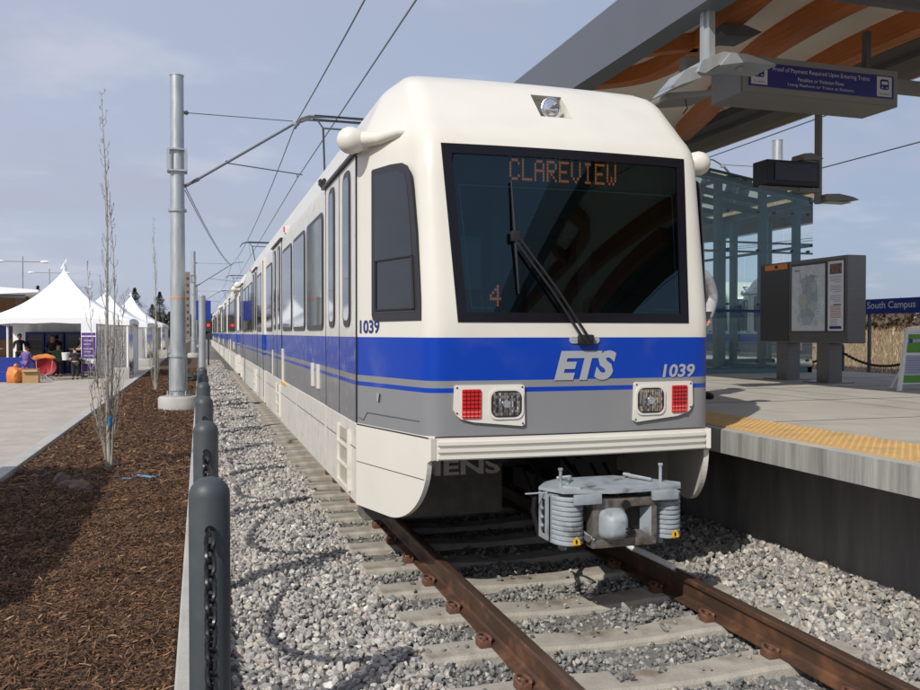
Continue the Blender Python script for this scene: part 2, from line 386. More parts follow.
PT = np.array([(2.445+rng.uniform(-1.2, 1.2), TIE0+TIED*rng.integers(10, 17)+rng.normal(0, .06), -.165) for _ in range(170)]); PT = PT[np.abs(np.abs(PT[:,0]-2.445)-.7525) > .12]; P3 = np.concatenate([P3, PT])
tag(stones('crib_gravel', P3, rng.uniform(.009, .023, len(P3)), m_stone, tones=TONES_D), 'darker fine gravel filling the gaps between the sleepers', 'gravel', kind='stuff')
A = [scatter(11000, .16, 1.3, 9, 22, bed, .03), scatter(8000, .16, 1.3, 22, 60, bed, .03)]
P2 = np.concatenate([clear_ties(a) for a in A])
tag(stones('ballast', P2, np.where(P2[:,1] < 22, rng.uniform(.02, .042, len(P2)), rng.uniform(.035, .07, len(P2))), m_stone), 'grey ballast strip stretching away between the bollards and the train', 'ballast', kind='stuff')

# bark chips
CT = np.array([(.13,.063,.030), (.20,.103,.048), (.07,.037,.021), (.28,.155,.076), (.10,.053,.03), (.035,.021,.014), (.42,.27,.15), (.155,.078,.038)])
def chips(name, n, y0, y1, k, lab):
    x = rng.uniform(-2.3, -.15, n); y = rng.uniform(y0, y1, n)
    z = -.165+rng.uniform(0, .028, n)+.012*np.sin(x*5+y*3)+.01*np.sin(y*7-x*4)+.012
    L = rng.uniform(.008, .034, n)*k*rng.choice([1, 1, 1.6], n); W = rng.uniform(.002, .006, n)*k; a = rng.uniform(0, math.pi, n); t = rng.normal(0, .28, n); rl = rng.normal(0, .45, n)
    d = np.c_[np.cos(a)*np.cos(t), np.sin(a)*np.cos(t), np.sin(t)]*L[:, None]; e = np.c_[-np.sin(a)*np.cos(rl), np.cos(a)*np.cos(rl), np.sin(rl)]*W[:, None]
    C = np.c_[x, y, z]; up = np.array([0,0,1])*(W*.7)[:, None]
    V = np.stack([C-d-e*.5, C-e, C+d-e*.4, C+d*.9+e*.7, C+e+up, C-d*.9+e*.6], 1).reshape(-1, 3)
    F = np.array([[0,1,4,5],[1,2,3,4]]); F = (F[None]+(np.arange(n)*6)[:, None, None]).reshape(-1, 4)
    pr = [.2,.16,.18,.08,.16,.12,.02,.08]
    c = CT[rng.choice(len(CT), n, p=pr)]*rng.uniform(.7, 1.25, (n, 1))
    return tag(npmesh(name, V, F, m_chip, np.repeat(c, 6, 0)), lab, 'mulch', kind='stuff')
chips('bark_mulch', 95000, 3.2, 11, 1, 'brown shredded bark mulch beside the charcoal bollards')
chips('bark_mulch', 60000, 11, 45, 1.7, 'farther stretch of brown bark mulch around the young trees')

# sleepers: one each, clips are parts
def tie_mesh():
    g = MB(); hw = 1.25; secs = [(-1.25,-.03,.11), (-1.22,.0,.124), (-.95,.0,.132), (-.55,.0,.132), (-.2,-.022,.12), (.2,-.022,.12), (.55,0,.132), (.95,0,.132), (1.22,0,.124), (1.25,-.03,.11)]
    vs = []
    for x, dz, w in secs:
        zt = -.172+dz; vs += [(x,-w-.02,-.32), (x,-w,zt-.02), (x,-w+.018,zt), (x,w-.018,zt), (x,w,zt-.02), (x,w+.02,-.32)]
    fs = [[i*6+k, i*6+k+1, (i+1)*6+k+1, (i+1)*6+k] for i in range(9) for k in range(5)]+[[0,1,2,3,4,5][::-1], [54+k for k in range(6)]]
    g.add(vs, fs, m_tie); return g
def clip_mesh(x, s):
    g = MB(); z = -.172
    g.box((x, 0, z+.018), (.075,.09,.036), m_clip, .008)
    pts = []
    for k in range(15):
        a = R(-60+k*300/14); pts.append((x-s*.012+.042*math.cos(a)*s, .012+.045*math.sin(a), z+.045+.012*math.sin(a*1.5)))
    g.tube(pts, .0105, m_clip, 8)
    g.lathe((x-s*.005, 0, z+.03), [(.018,0),(.018,.022),(.01,.028)], m_clip, 10); return g
sl = thing('sleeper', 'concrete sleeper', 'sleeper', (2.445, 4.085, 0), 'sleepers under the rails')
tie_mesh().build('beam', sl, local=True)
for rx in (-.7525, .7525):
    for s_ in (-1, 1): clip_mesh(rx+s_*.105, s_).build('rail_clip', sl, local=True)
near_ties = []
for k in range(-3, 62):
    if k == 0: c = sl
    elif k < 12: c = copy_tree(sl)
    else:
        c = sl.copy(); COL.objects.link(c)
        q = sl.children[0].copy(); COL.objects.link(q); q.parent = c
    c.location = (2.445, 4.085+.635*k, 0)
    if k <= -1: c['label'] = 'sunlit pale concrete sleeper in front of the coupler, lowest in the picture'; near_ties.append(c)
    elif k == 0: c['label'] = 'sunlit concrete sleeper, second row up from the bottom of the picture'
    elif k == 1: c['label'] = 'concrete sleeper at the edge of the train shadow, only its right end in shade'
    elif k == 2: c['label'] = 'concrete sleeper just inside the shadow under the train front, left end in sun'
    else: c['label'] = 'weathered concrete sleeper whose left end shows beside the train skirt'
# rails
def rail(x, label):
    pr = [(-.07,-.172), (.07,-.172), (.07,-.162), (.022,-.145), (.009,-.132), (.009,-.045), (.034,-.032), (.036,-.008), (.028,-.001), (0,.001), (-.028,-.001), (-.036,-.008), (-.034,-.032), (-.009,-.045), (-.009,-.132), (-.022,-.145), (-.07,-.162)]
    t = thing('rail', label, 'rail', (x, 0, 0), 'rails of the track'); n = len(pr); g = MB(); yy = [-6, 200]
    vs = [(px, y, pz) for y in yy for px, pz in pr]
    g.add(vs, [[i, (i+1) % n, n+(i+1) % n, n+i] for i in range(n) if i not in (8, 9)]+[list(range(n)), list(range(n, 2*n))[::-1]], m_rail)
    g.build('rail_web', t, local=True)
    g = MB(); g.add([(px, y, pz) for y in yy for px, pz in pr[8:11]], [[0,1,4,3],[1,2,5,4]], m_railtop); g.build('rail_head', t, local=True)
rail(2.445-.7525, 'rusty brown rail under the left skirt of the train, left one of the pair')
rail(2.445+.7525, 'rusty brown rail nearer the platform, with a white strip for its sunlit stretch')
g = MB(); g.tube([(3.18,5.93,.012),(3.183,5.6,.02),(3.19,5.28,.016)], [.022,.026,.022], m_plastic, 10)  # white strip imitates the bright sunlit stretch of rail head
solo(g, 'sunlit_rail_strip', 'short white rounded strip standing in for the sunlit right rail head under the coupler', 'strip', (3.19,5.6,0))

# ------------------------------------------------------------------ platform
g = MB()
g.b2((3.83,-6,.75), (11.95,90,.93), m_plat)
o = structure(g, 'platform')
g = MB()
for j in range(24): g.b2((3.812,-6+j*4,.752), (3.83,-2.012+j*4,.926), m_edge)
structure(g, 'platform_edge_face')
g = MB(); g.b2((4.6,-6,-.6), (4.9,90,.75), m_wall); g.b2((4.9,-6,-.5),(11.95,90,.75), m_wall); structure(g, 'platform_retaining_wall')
g = MB()
for j in range(0, 26):   # score joints of the slab as thin dark seams
    g.b2((4.55,-5+j*1.83-.004,.931), (11.9,-5+j*1.83+.004,.9335), m_soffit)
structure(g, 'platform_joints')
# tactile strip with real domes
g = MB(); g.b2((3.92,-6,.93), (4.53,90,.936), m_tact)
o = structure(g, 'tactile_strip')
dx_, dy_ = np.meshgrid(np.arange(3.955, 4.51, .06), np.arange(3.6, 9.2, .06)); P = np.c_[dx_.ravel(), dy_.ravel()]; n = len(P)
ang = np.arange(8)*math.pi/4; ring = np.c_[np.cos(ang), np.sin(ang)]
V = np.zeros((n, 17, 3)); V[:, :8, :2] = P[:, None]+ring*.014; V[:, :8, 2] = .936; V[:, 8:16, :2] = P[:, None]+ring*.008; V[:, 8:16, 2] = .941; V[:, 16, :2] = P; V[:, 16, 2] = .942
F = [[k, (k+1) % 8, 8+(k+1) % 8, 8+k] for k in range(8)]+[[8+k, 8+(k+1) % 8, 16, 16] for k in range(8)]
F3 = []
for f in F:
    F3.append(f[:3]);
    if f[3] != f[2]: F3.append([f[0], f[2], f[3]])
F3 = np.array(F3); Fa = (F3[None]+(np.arange(n)*17)[:, None, None]).reshape(-1, 3)
o2 = npmesh('tactile_domes', V.reshape(-1, 3), Fa, m_tact, smooth=True); o2['kind'] = 'stuff'; o2.parent = o

# ------------------------------------------------------------------ train car
CL = 21.2; HW = 1.325
def interp(z, tab):
    return float(np.interp(z, [a for a, _ in tab], [b for _, b in tab]))
hw_t = [(.99,HW),(2.98,HW),(3.04,1.318),(3.10,1.29),(3.44,1.10),(3.49,1.065),(3.525,1.03),(3.545,.97)]
yf_t = [(.99,.0),(1.745,-.01),(2.925,.16),(3.0,.19),(3.06,.235),(3.12,.30),(3.4,.62),(3.46,.72),(3.52,.88),(3.545,1.02)]
wf_t = [(.99,1.035),(2.9,1.035),(3.06,1.02),(3.4,1.0),(3.52,.96),(3.545,.90)]
yc_t = [(.99,1.04),(3.0,1.04),(3.4,1.2),(3.545,1.45)]
xe = lambda z: float(np.interp(z, [1.745, 2.925], [.845, .91]))
bulge = .05
def front_y(x, z): return interp(z, yf_t)+bulge*(x/1.035)**2
def quarter(z):
    wf = interp(z, wf_t); hw = interp(z, hw_t); yc = interp(z, yc_t); r = .11; pts = []
    e = min(xe(z), wf-r-.01); cols = [0, .125, .3, .5, .7, e]
    cols = [c*min(1, wf/1.035) if c != e else c for c in cols]
    for x in cols: pts.append((x, front_y(x, z)))
    P0 = Vector((wf-r, front_y(wf-r, z))); P1 = Vector((wf, front_y(wf, z))); C = Vector((hw, yc)); d = (C-P1).normalized(); P2 = P1+d*r
    for k in range(6):
        t = k/5; p = P0*(1-t)**2+P1*2*t*(1-t)+P2*t*t; pts.append(tuple(p))
    D0 = C-d*.05; D2 = C+Vector((0,.05))
    pts.append(tuple(P2.lerp(D0, .5)))
    for k in range(4):
        t = k/3; p = D0*(1-t)**2+C*2*t*(1-t)+D2*t*t; pts.append(tuple(p))
    for yy in (3.5, 7, CL/2): pts.append((hw, yy))
    return pts
zk = lambda z: z if z <= 3.12 else 3.12+(z-3.12)*1.15
ZL = [.99,1.1,1.274,1.312,1.353,1.5,1.636,1.745,1.95,2.2,2.45,2.7,2.925,2.96,3.0,3.03,3.06,3.09,3.12,3.2,3.3,3.38,3.42,3.46,3.49,3.52,3.545]
def ringpts(z, dz=0):
    q = quarter(z); half = q+[(x, CL-y) for x, y in q[:-1][::-1]]
    full = half+[(-x, y) for x, y in half[1:-1][::-1]]
    return [(x, y, zk(z)) for x, y in full]
def body_mesh():
    g = MB(); rings = [ringpts(z) for z in ZL]; n = len(rings[0]); nq = len(quarter(1)); 
    # column index for front centre = 0 ; edge column index e = 5
    vs = [p for r in rings for p in r]; fl = []; fs = []
    hlen = 2*nq-1
    for i in range(len(ZL)-1):
        zm = (ZL[i]+ZL[i+1])/2
        for k in range(n):
            k2 = (k+1) % n
            x = (rings[i][k][0]+rings[i][k2][0])/2; y = (rings[i][k][1]+rings[i][k2][1])/2
            front = (y < .9 or y > CL-.9)
            cidx = min(k, k2) if k2 else k
            def colof(kk):
                kk = kk % n
                a = kk if kk < hlen else n-kk
                return min(a, hlen-1-a)
            ca, cb = sorted((colof(k), colof(k2)))
            if 1.745 < zm < 2.925 and cb <= 5: continue
            if 3.2 < zm < 3.38 and cb <= 1 and y < CL/2: continue
            f = [i*n+k, i*n+k2, (i+1)*n+k2, (i+1)*n+k]
            (fs if front or y < 1.3 or y > CL-1.3 else fl).append(f)
    g.add(vs, fs, m_livery, True)
    b = len(g.v)
    k = g.mi(m_livery_side)
    for f in fl: g.f.append(f); g.m.append(k); g.sm.append(True)
    top = len(vs)-n
    cap = [(x*.8, CL/2+(y-CL/2)*.985, 3.63) for x, y, z in rings[-1]]
    g.add(cap, [list(range(n))], m_cream_dirty, True)
    for k_ in range(n): g.f.append([top+k_, top+(k_+1) % n, b+(k_+1) % n, b+k_]); g.m.append(g.mi(m_cream_dirty)); g.sm.append(True)
    g.f.append(list(range(n))[::-1]); g.m.append(g.mi(m_dark)); g.sm.append(False)
    return g
def chamf(s, z, off=0, side=-1, e=0):
    """point on the cab's angled side; s 0 at the side wall .. 1 at the front corner"""
    A_ = Vector((HW, 1.04)); B_ = Vector((1.035, .05)); p = A_.lerp(B_, s); d = (B_-A_).normalized(); nrm = Vector((-d.y, d.x))
    if nrm.x < 0: nrm = -nrm
    p = p+nrm*off; y = p.y if not e else CL-p.y
    return (side*p.x, y, z)
DOT = {'C':'01110100011000010000100001000101110','L':'10000100001000010000100001000011111','A':'01110100011000111111100011000110001','R':'11110100011000111110101001001010001','E':'11111100001000011110100001000011111','V':'10001100011000110001100010101000100','I':'01110001000010000100001000010001110','W':'10001100011000110001101011010101010','4':'00010001100101010010111110001000010'}
def dots(g, st, x0, z0, px, pz, fn, m, sz=.42):
    x = x0
    for ch in st:
        b = DOT[ch]
        for r_ in range(7):
            for c_ in range(5):
                if b[r_*5+c_] == '1':
                    cx, cz = x+c_*px, z0-r_*pz; a = px*sz; h = pz*sz
                    g.add([fn(cx-a, cz-h), fn(cx+a, cz-h), fn(cx+a, cz+h), fn(cx-a, cz+h)], [[0,1,2,3]], m)
        x += 6*px
def side_window(t, y0, y1, z0, z1, side, name='window', r=.1):
    w, h = y1-y0, z1-z0; fn = lambda u, v, q: (side*(HW+q), u, v); cx, cz = (y0+y1)/2, (z0+z1)/2
    g = MB(); g.prism(rrect(w, h, r, 4, cx, cz), fn, -.002, .012, m_winframe); fr = g.build(name, t, local=True)
    g = MB(); g.prism(rrect(w-.09, h-.09, max(r-.04,.02), 4, cx, cz), fn, .0125, .015, m_winglass); p = g.build('pane', fr, local=True); p.matrix_parent_inverse = Matrix.Identity(4)
def side_door(t, y0, y1, side):
    ym = (y0+y1)/2
    for a, b in ((y0, ym-.006), (ym+.006, y1)):
        g = MB(); g.b2((side*(HW-.01), a+.012, 1.0), (side*(HW+.006), b, 2.99), m_livery_side)
        d = g.build('door', t, local=True)
        fn = lambda u, v, q: (side*(HW+q), u, v)
        g = MB(); c = (a+b)/2; g.prism(rrect(min(.34, b-a-.1), 1.22, .1, 4, c, 2.33), fn, .006, .016, m_winframe); f = g.build('window', d, local=True)
        g = MB(); g.prism(rrect(min(.26, b-a-.18), 1.12, .07, 4, c, 2.33), fn, .0165, .019, m_winglass); g.build('pane', d, local=True)
    g = MB()
    for yy in (y0, ym, y1): g.b2((side*(HW-.004), yy-.006, 1.0), (side*(HW+.009), yy+.006, 2.99), m_black)
    g.build('door_seal', t, local=True)
    g = MB(); g.b2((side*(HW-.01), y0-.1, 3.0), (side*(HW+.035), y1+.1, 3.02), m_winframe); g.build('rain_gutter', t, local=True)
def arc(c, r, a0, a1, n=8): return [(c[0]+r*math.cos(R(a0+(a1-a0)*k/n)), c[1]+r*math.sin(R(a0+(a1-a0)*k/n))) for k in range(n+1)]
def make_car():
    t = thing('train_car', '', 'train car', (0,0,0), 'cars of the train')
    body_mesh().build('body', t, local=True, sharp=32)
    for e in (0, 1):
        Y = (lambda y: y) if not e else (lambda y: CL-y)
        # windscreen: black border ring + tinted pane
        ins = .045; g = MB(); gp = MB(); nx, nz = 12, 8
        def wp(u, v, off, inn=0):
            z = 1.745+inn+(2.925-1.745-2*inn)*v; hx = xe(z)-inn; x = -hx+2*hx*u
            return (x, Y(front_y(x, z)-off), z)
        outer = []; inner = []
        for (fa) in [0]:
            path = [(u/nx, 0) for u in range(nx)]+[(1, v/nz) for v in range(nz)]+[(1-u/nx, 1) for u in range(nx)]+[(0, 1-v/nz) for v in range(nz)]
            outer = [wp(u, v, .004, -.006) for u, v in path]; inner = [wp(u, v, .004, .06) for u, v in path]; back = [wp(u, v, -.03, .06) for u, v in path]; n = len(path)
            g.add(outer+inner+back, [[i, (i+1) % n, n+(i+1) % n, n+i] for i in range(n)]+[[n+i, n+(i+1) % n, 2*n+(i+1) % n, 2*n+i] for i in range(n)], m_frit)
        ws = g.build('windscreen', t, local=True)
        gp.add([wp(i/nx, j/nz, -.006, .055) for j in range(nz+1) for i in range(nx+1)], [[j*(nx+1)+i, j*(nx+1)+i+1, (j+1)*(nx+1)+i+1, (j+1)*(nx+1)+i] for j in range(nz) for i in range(nx)], g_wind, True)
        gp.build('windscreen_pane', ws, local=True)
        # cab interior
        g = MB(); y1 = Y(1.9); m_in = mat('cab_interior_grey', (.26,.30,.32), .7); m_con = mat('console_black', (.03,.03,.034), .5)
        w = 1.0
        g.add([(-w,Y(.3),1.5),(w,Y(.3),1.5),(w,y1,1.5),(-w,y1,1.5)], [[0,1,2,3]], m_con)
        g.add([(-w,Y(.3),2.95),(w,Y(.3),2.95),(w,y1,2.95),(-w,y1,2.95)], [[0,1,2,3]], m_in)
        g.add([(-w,y1,1.5),(w,y1,1.5),(w,y1,2.95),(-w,y1,2.95)], [[0,1,2,3]], m_in)
        for s_ in (-1, 1): g.add([(s_*w,Y(.3),1.5),(s_*w,y1,1.5),(s_*w,y1,2.95),(s_*w,Y(.3),2.95)], [[0,1,2,3]], m_in)
        g.box((-.3, Y(1.86), 2.25), (.62,.03,1.2), m_con); g.box((-.3, Y(1.84), 2.4), (.42,.02,.7), m_winglass)
        ci = g.build('cab_interior', t, local=True)
        if not e:
            g = MB(); g.box((.05, Y(.42), 1.72), (1.5,.36,.16), m_con, .03); g.box((.55, Y(.52), 1.84), (.5,.16,.2), m_con, .03, (R(-20),0,0)); g.tube([(-.55,Y(.4),1.78),(-.56,Y(.42),1.93)], .015, m_yellow, 8); g.tube([(-.4,Y(.4),1.78),(-.4,Y(.42),1.9)], .02, m_lettergrey, 8)
            g.build('console', ci, local=True)
            g = MB(); g.box((.42, Y(1.25), 1.75), (.5,.5,.14), m_con, .05); g.box((.42, Y(1.5), 2.12), (.5,.13,.75), m_con, .05, (R(-8),0,0)); g.box((.42, Y(1.53), 2.56), (.28,.1,.2), m_con, .04); g.build('driver_seat', ci, local=True)
            g = MB(); sx = lambda x, z: (x, front_y(x, z)+.05, z)
            for (a_, b_) in (((-.80,2.66),(.82,2.66)), ((.82,2.66),(.79,1.84)), ((.60,1.835),(.79,1.835)), ((-.79,2.66),(-.74,1.84)), ((-.74,1.835),(-.6,1.835))):
                g.tube([sx(*a_), sx((a_[0]+b_[0])/2, (a_[1]+b_[1])/2), sx(*b_)], .0035, mat('pale_trim', (.45,.6,.58), .4), 6)
            g.build('windscreen_trim', ws, local=True)
            g = MB(); g.box((.02, .33, 2.79), (1.5,.1,.19), m_con); f = g.build('destination_sign', t, local=True)
            g = MB(); dots(g, 'CLAREVIEW', -.395, 2.865, .0154, .0215, lambda x, z: (x, .277, z), m_amber); g.build('sign_lettering', f, local=True)
            g = MB(); g.box((-.53, .22, 1.925), (.13,.04,.2), m_con); f = g.build('route_sign', t, local=True); g = MB(); dots(g, '4', -.565, 1.985, .0165, .021, lambda x, z: (x, .195, z), m_amber); g.build('sign_lettering', f, local=True)
            # wiper
            fy = lambda x, z: front_y(x, z)-.035
            g = MB()
            for o_ in (-.022, .022): g.tube([(.03+o_, fy(.03,1.64)-.02, 1.62), (-.2+o_, fy(-.2,1.97)-.015, 1.965), (-.445+o_, fy(-.445,2.32), 2.31)], .009, m_black, 8)
            g.box((.03, fy(0,1.62)+.01, 1.625), (.11,.05,.07), m_black, .015); g.box((-.445, fy(-.445,2.31), 2.31), (.07,.03,.07), m_black, .01)
            wi = g.build('wiper', t, local=True)
            g = MB(); g.tube([(-.448, fy(-.45,2.69)+.018, 2.69), (-.445, fy(-.445,2.31)+.01, 2.31), (-.435, fy(-.43,1.93)+.018, 1.93)], [.006,.013,.006], m_black, 6); g.build('wiper_blade', wi, local=True)
            g = MB(); g.prism(rrect(.22,.045,.02,4,.03,1.622), lambda u, v, q: (u, q, v), front_y(0,1.62)-.008, front_y(0,1.62)+.004, m_lettergrey); g.build('wiper_plate', t, local=True)
            # roof headlight in its pocket
            p0 = [(-.125, front_y(.125,3.2)+.0, zk(3.2)), (.125, front_y(.125,3.2), zk(3.2)), (.125, front_y(.125,3.38), zk(3.38)), (-.125, front_y(.125,3.38), zk(3.38))]
            g = MB(); yb = .74
            bk = [(-.125*interp(3.2,wf_t)/1.035, yb, zk(3.2)), (.125*interp(3.2,wf_t)/1.035, yb, zk(3.2)), (.12, yb, zk(3.38)), (-.12, yb, zk(3.38))]
            p0 = [(x*.985, y-.002, z) for x, y, z in p0]
            g.add(p0+bk, [[4,5,6,7],[0,1,5,4],[3,2,6,7],[1,2,6,5],[0,3,7,4]], m_cream); hs = g.build('headlight_recess', t, local=True)
            g = MB(); g.lathe((0,0,0), [(.045,.12),(.07,.06),(.078,.01),(.078,-.015),(.07,-.02),(.068,-.01)], m_chrome, 24, 'Y'); g.lathe((0,0,0), [(.067,-.012),(.05,-.024),(.02,-.03),(.001,-.031)], m_lens, 24, 'Y')
            h = g.build('headlight', t, local=True, label='round clear lamp set in the recess above the windscreen'); 
            for v in h.data.vertices: v.co += Vector((0,.51,3.305))
        # lamp clusters
        for s_ in (-1, 1):
            F = lambda u, v, q: (s_*u, Y(front_y(u, v)-q), v)
            poly = [(.40,1.325),(.875,1.33)]+arc((.85,1.15),.04,10,-60,4)+[(.72,1.085),(.42,1.055),(.395,1.075)]
            poly = [(.405,1.322),(.42,1.332),(.862,1.332),(.875,1.32),(.88,1.17),(.862,1.135),(.835,1.112),(.75,1.09),(.42,1.058),(.40,1.07)]
            g = MB(); g.prism(poly, F, -.01, .022, m_cream); ho = g.build('lamp_housing', t, local=True)
            g = MB(); g.prism(rrect(.235,.20,.05,4,.53,1.205), F, .0225, .03, m_cream); 
            nf, mf = 15, 8; r5 = random.Random(3)
            for a5 in range(nf):
                for b5 in range(mf):
                    u0, v0 = .44+a5*.18/nf, 1.13+b5*.15/mf; du, dv = .18/nf, .15/mf; ee = .0035*math.sin(a5*1.9)+r5.uniform(-.002,.002)
                    q5 = [F(u0,v0,.0315+ee), F(u0+du,v0,.0315-ee), F(u0+du,v0+dv,.0315-ee+.0015), F(u0,v0+dv,.0315+ee+.0015)]
                    g.add(q5, [[0,1,2,3]], m_lens)
            g.prism(rrect(.05,.05,.024,4,.53,1.205), F, .034, .040, m_chrome)
            g.prism(rrect(.21,.175,.05,4,.53,1.205), F, .0302, .0306, m_winframe); g.build('headlight', t, local=True)
            g = MB(); g.prism(rrect(.125,.19,.008,2,.765,1.21), F, .0225, .031, m_red)
            for q in range(7): g.prism([(.706,1.128+q*.026),(.824,1.128+q*.026),(.824,1.134+q*.026),(.706,1.134+q*.026)], F, .031, .034, m_reddark if q > 1 else m_lilac2)
            for q in range(4): g.prism([(.722+q*.026,1.12),(.725+q*.026,1.12),(.725+q*.026,1.30),(.722+q*.026,1.30)], F, .0342, .0355, m_reddark)
            g.build('tail_light', t, local=True)
            g = MB()
            for (bx, bz) in ((.415,1.075),(.86,1.315),(.42,1.315),(.86,1.15)): g.lathe((0,0,0), [(.001,.0),(.006,.0)], m_winframe, 6) if False else g.prism(rrect(.012,.012,.005,2,bx,bz), F, .022, .025, m_winframe)
            g.build('screw', ho, local=True)
        # ridged apron below the silver
        def strip(z0, z1, off, xl=1.035, prof=None):
            xsx = np.linspace(-xl, xl, 17); g_.add([(x, Y(front_y(x,.99)-off), z) for z in (z0, z1) for x in xsx]+[(x, Y(front_y(x,.99)+.05), z) for z in (z0, z1) for x in xsx], [[i, i+1, 17+i+1, 17+i] for i in range(16)]+[[34+i, 34+i+1, i+1, i] for i in range(16)]+[[17+i, 17+i+1, 51+i+1, 51+i] for i in range(16)]+[[0,17,51,34],[16,33,67,50]], m_cream)
        g_ = MB(); strip(.845, .99, .012, 1.04)
        for z in (.868, .912, .956): strip(z-.012, z+.010, .032, .985)
        g_.build('ridged_apron', t, local=True)
        g = MB()   # dark seam between the body and the apron
        g.add([(x, Y(front_y(x,.99)-.003), z) for z in (.989,1.0) for x in np.linspace(-1.0,1.0,17)], [[i,i+1,18+i,17+i] for i in range(16)], m_winframe)
        g.build('seam', t, local=True)
        # cab side: skirt, window, mirror, number
        for side in (-1, 1):
            poly = [(0,.985),(1.03,.985),(1.05,.845)]
            sk = [(-.01,.99),(1.03,.99),(1.03,.85)]+[(.47+.515*math.sin(R(a)), .845-.455*math.cos(R(a))) for a in range(88,-1,-5)]+[(-.01,.39)]
            g = MB(); g.prism(sk, lambda u, v, q: chamf(u, v, q, side, e), -.03, .006, m_cream)
            skp = g.build('cab_skirt', t, local=True)
            g = MB(); g.add([chamf(0,.712,.0075,side,e), chamf(.95,.712,.0075,side,e), chamf(.95,.717,.0075,side,e), chamf(0,.717,.0075,side,e)], [[0,1,2,3]], m_winframe)
            g.add([chamf(.0,.986,.0075,side,e), chamf(1.0,.986,.0075,side,e), chamf(1.0,.996,.0075,side,e), chamf(0,.996,.0075,side,e)], [[0,1,2,3]], m_winframe); g.build('panel_seam', skp, local=True)
            wpoly = [(.235,1.80),(.25,1.765),(.285,1.752),(.91,1.752),(.90,1.9),(.845,2.35),(.79,2.66),(.77,2.74),(.73,2.79),(.66,2.82),(.5,2.835),(.25,2.84),(.235,2.83)]
            g = MB(); g.prism(wpoly, lambda u, v, q: chamf(u, v, q, side, e), -.002, .007, m_winframe); wf_ = g.build('cab_window', t, local=True)
            ip = [(.285,1.84),(.32,1.81),(.83,1.81),(.83,1.9),(.78,2.35),(.735,2.66),(.70,2.74),(.62,2.775),(.285,2.79)]
            g = MB(); g.prism(ip, lambda u, v, q: chamf(u, v, q, side, e), .0075, .009, m_winglass); g.build('pane', wf_, local=True)
            g = MB()
            for a_, b_ in (((.3,1.83),(.3,2.18)), ((.3,2.18),(.8,2.18)), ((.3,1.83),(.82,1.83)), ((.8,2.18),(.83,1.83))):
                g.tube([chamf(a_[0],a_[1],.012,side,e), chamf(b_[0],b_[1],.012,side,e)], .009, m_black, 6)
            g.build('sliding_pane_frame', wf_, local=True)
            def ch(u, v): return chamf(u, v, .004, side, e)
            if side == -1: tf = lambda u, v: chamf(.045+u/1.03, 1.665+v, .0035, side, e)
            else: tf = lambda u, v: chamf(.36-u/1.03, 1.665+v, .0035, side, e)
            if e: tf0 = tf; tf = (lambda u, v, s_=side: chamf(.36-u/1.03 if s_ == -1 else .045+u/1.03, 1.665+v, .0035, s_, 1))
            g = MB(); g.text('1039', .31, .10, tf, m_navy, bold=.03); g.build('car_number', t, local=True, label='navy car number 1039 under the cab side window' if (side == -1 and not e) else None)
            # door seam, latch and raised panel on the angled silver flank
            g = MB()
            for a_, b_ in (((.10,1.03),(.16,1.09)), ((.16,1.09),(.88,1.09)), ((.02,1.045),(.10,1.03))): g.tube([chamf(a_[0],a_[1],.001,side,e), chamf(b_[0],b_[1],.001,side,e)], .0045, m_steelgrey, 6)
            g.build('flank_panel', t, local=True)
            g = MB(); g.prism(rrect(.045,.06,.01,2,.33,1.21), lambda u, v, q: chamf(u, v, q, side, e), 0, .006, m_lettergrey); g.tube([chamf(.36,1.24,.01,side,e), chamf(.35,1.18,.014,side,e)], .004, m_black, 6); g.build('flank_latch', t, local=True)
            # camera/mirror pod
            g = MB(); pz = 3.06; py = Y(.88); x0 = 0
            xa = side*1.41
            g.lathe((side*(1.40 if side < 0 else 1.47), py, pz), [(.03,-.115),(.06,-.10),(.085,-.06),(.098,-.01),(.094,.03),(.075,.065),(.05,.085),(.02,.098),(.001,.10)] if side > 0 else [(.001,-.10),(.02,-.098),(.05,-.085),(.075,-.065),(.094,-.03),(.098,.01),(.085,.06),(.06,.10),(.03,.115)], m_cream, 24, 'X')
            g.tube([(side*1.33, py, pz+.01), (side*1.22, Y(.70), pz-.01), (side*1.12, Y(.52), pz+.0), (side*1.02, Y(.48), pz+.01)], [.06,.046,.034,.03], m_cream, 14)
            g.build('mirror', t, local=True)
    # sides
    for side in (-1, 1):
        for (a, b) in ((1.06,2.64), (7.12,8.56), (CL-8.56,CL-7.12), (CL-2.64,CL-1.06)): side_door(t, a, b, side)
        for (a, b) in ((2.83,4.10), (4.28,5.50), (5.70,6.92), (8.78,10.0)):
            side_window(t, a, b, 1.70, 2.82, side); side_window(t, CL-b, CL-a, 1.70, 2.82, side)
        # lower skirts with seams, step pockets, louvres
        for k, (a, b) in enumerate(((1.04,2.7),(2.712,5.2),(5.212,7.9),(7.912,10.25),(10.95,13.3),(13.312,16),(16.012,18.5),(18.512,CL-1.04))):
            g = MB(); g.b2((side*(HW-.03), a, .39), (side*(HW+.004), b, .99), m_cream_dirty, .004); sk = g.build('side_skirt', t, local=True)
            g = MB(); g.b2((side*(HW+.003), a+.05, .80), (side*(HW+.0065), b-.05, .806), m_winframe); g.build('panel_seam', sk, local=True)
        for yy in (1.35, 7.4, CL-8.3, CL-2.0):
            g = MB()
            for zz_ in (.46, .62, .78):
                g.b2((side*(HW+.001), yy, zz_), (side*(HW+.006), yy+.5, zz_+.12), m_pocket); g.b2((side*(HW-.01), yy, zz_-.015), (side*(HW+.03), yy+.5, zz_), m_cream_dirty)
            g.b2((side*(HW-.01), yy-.03, .44), (side*(HW+.03), yy, .92), m_cream_dirty); g.b2((side*(HW-.01), yy+.5, .44), (side*(HW+.03), yy+.53, .92), m_cream_dirty)
            g.build('step_pocket', t, local=True)
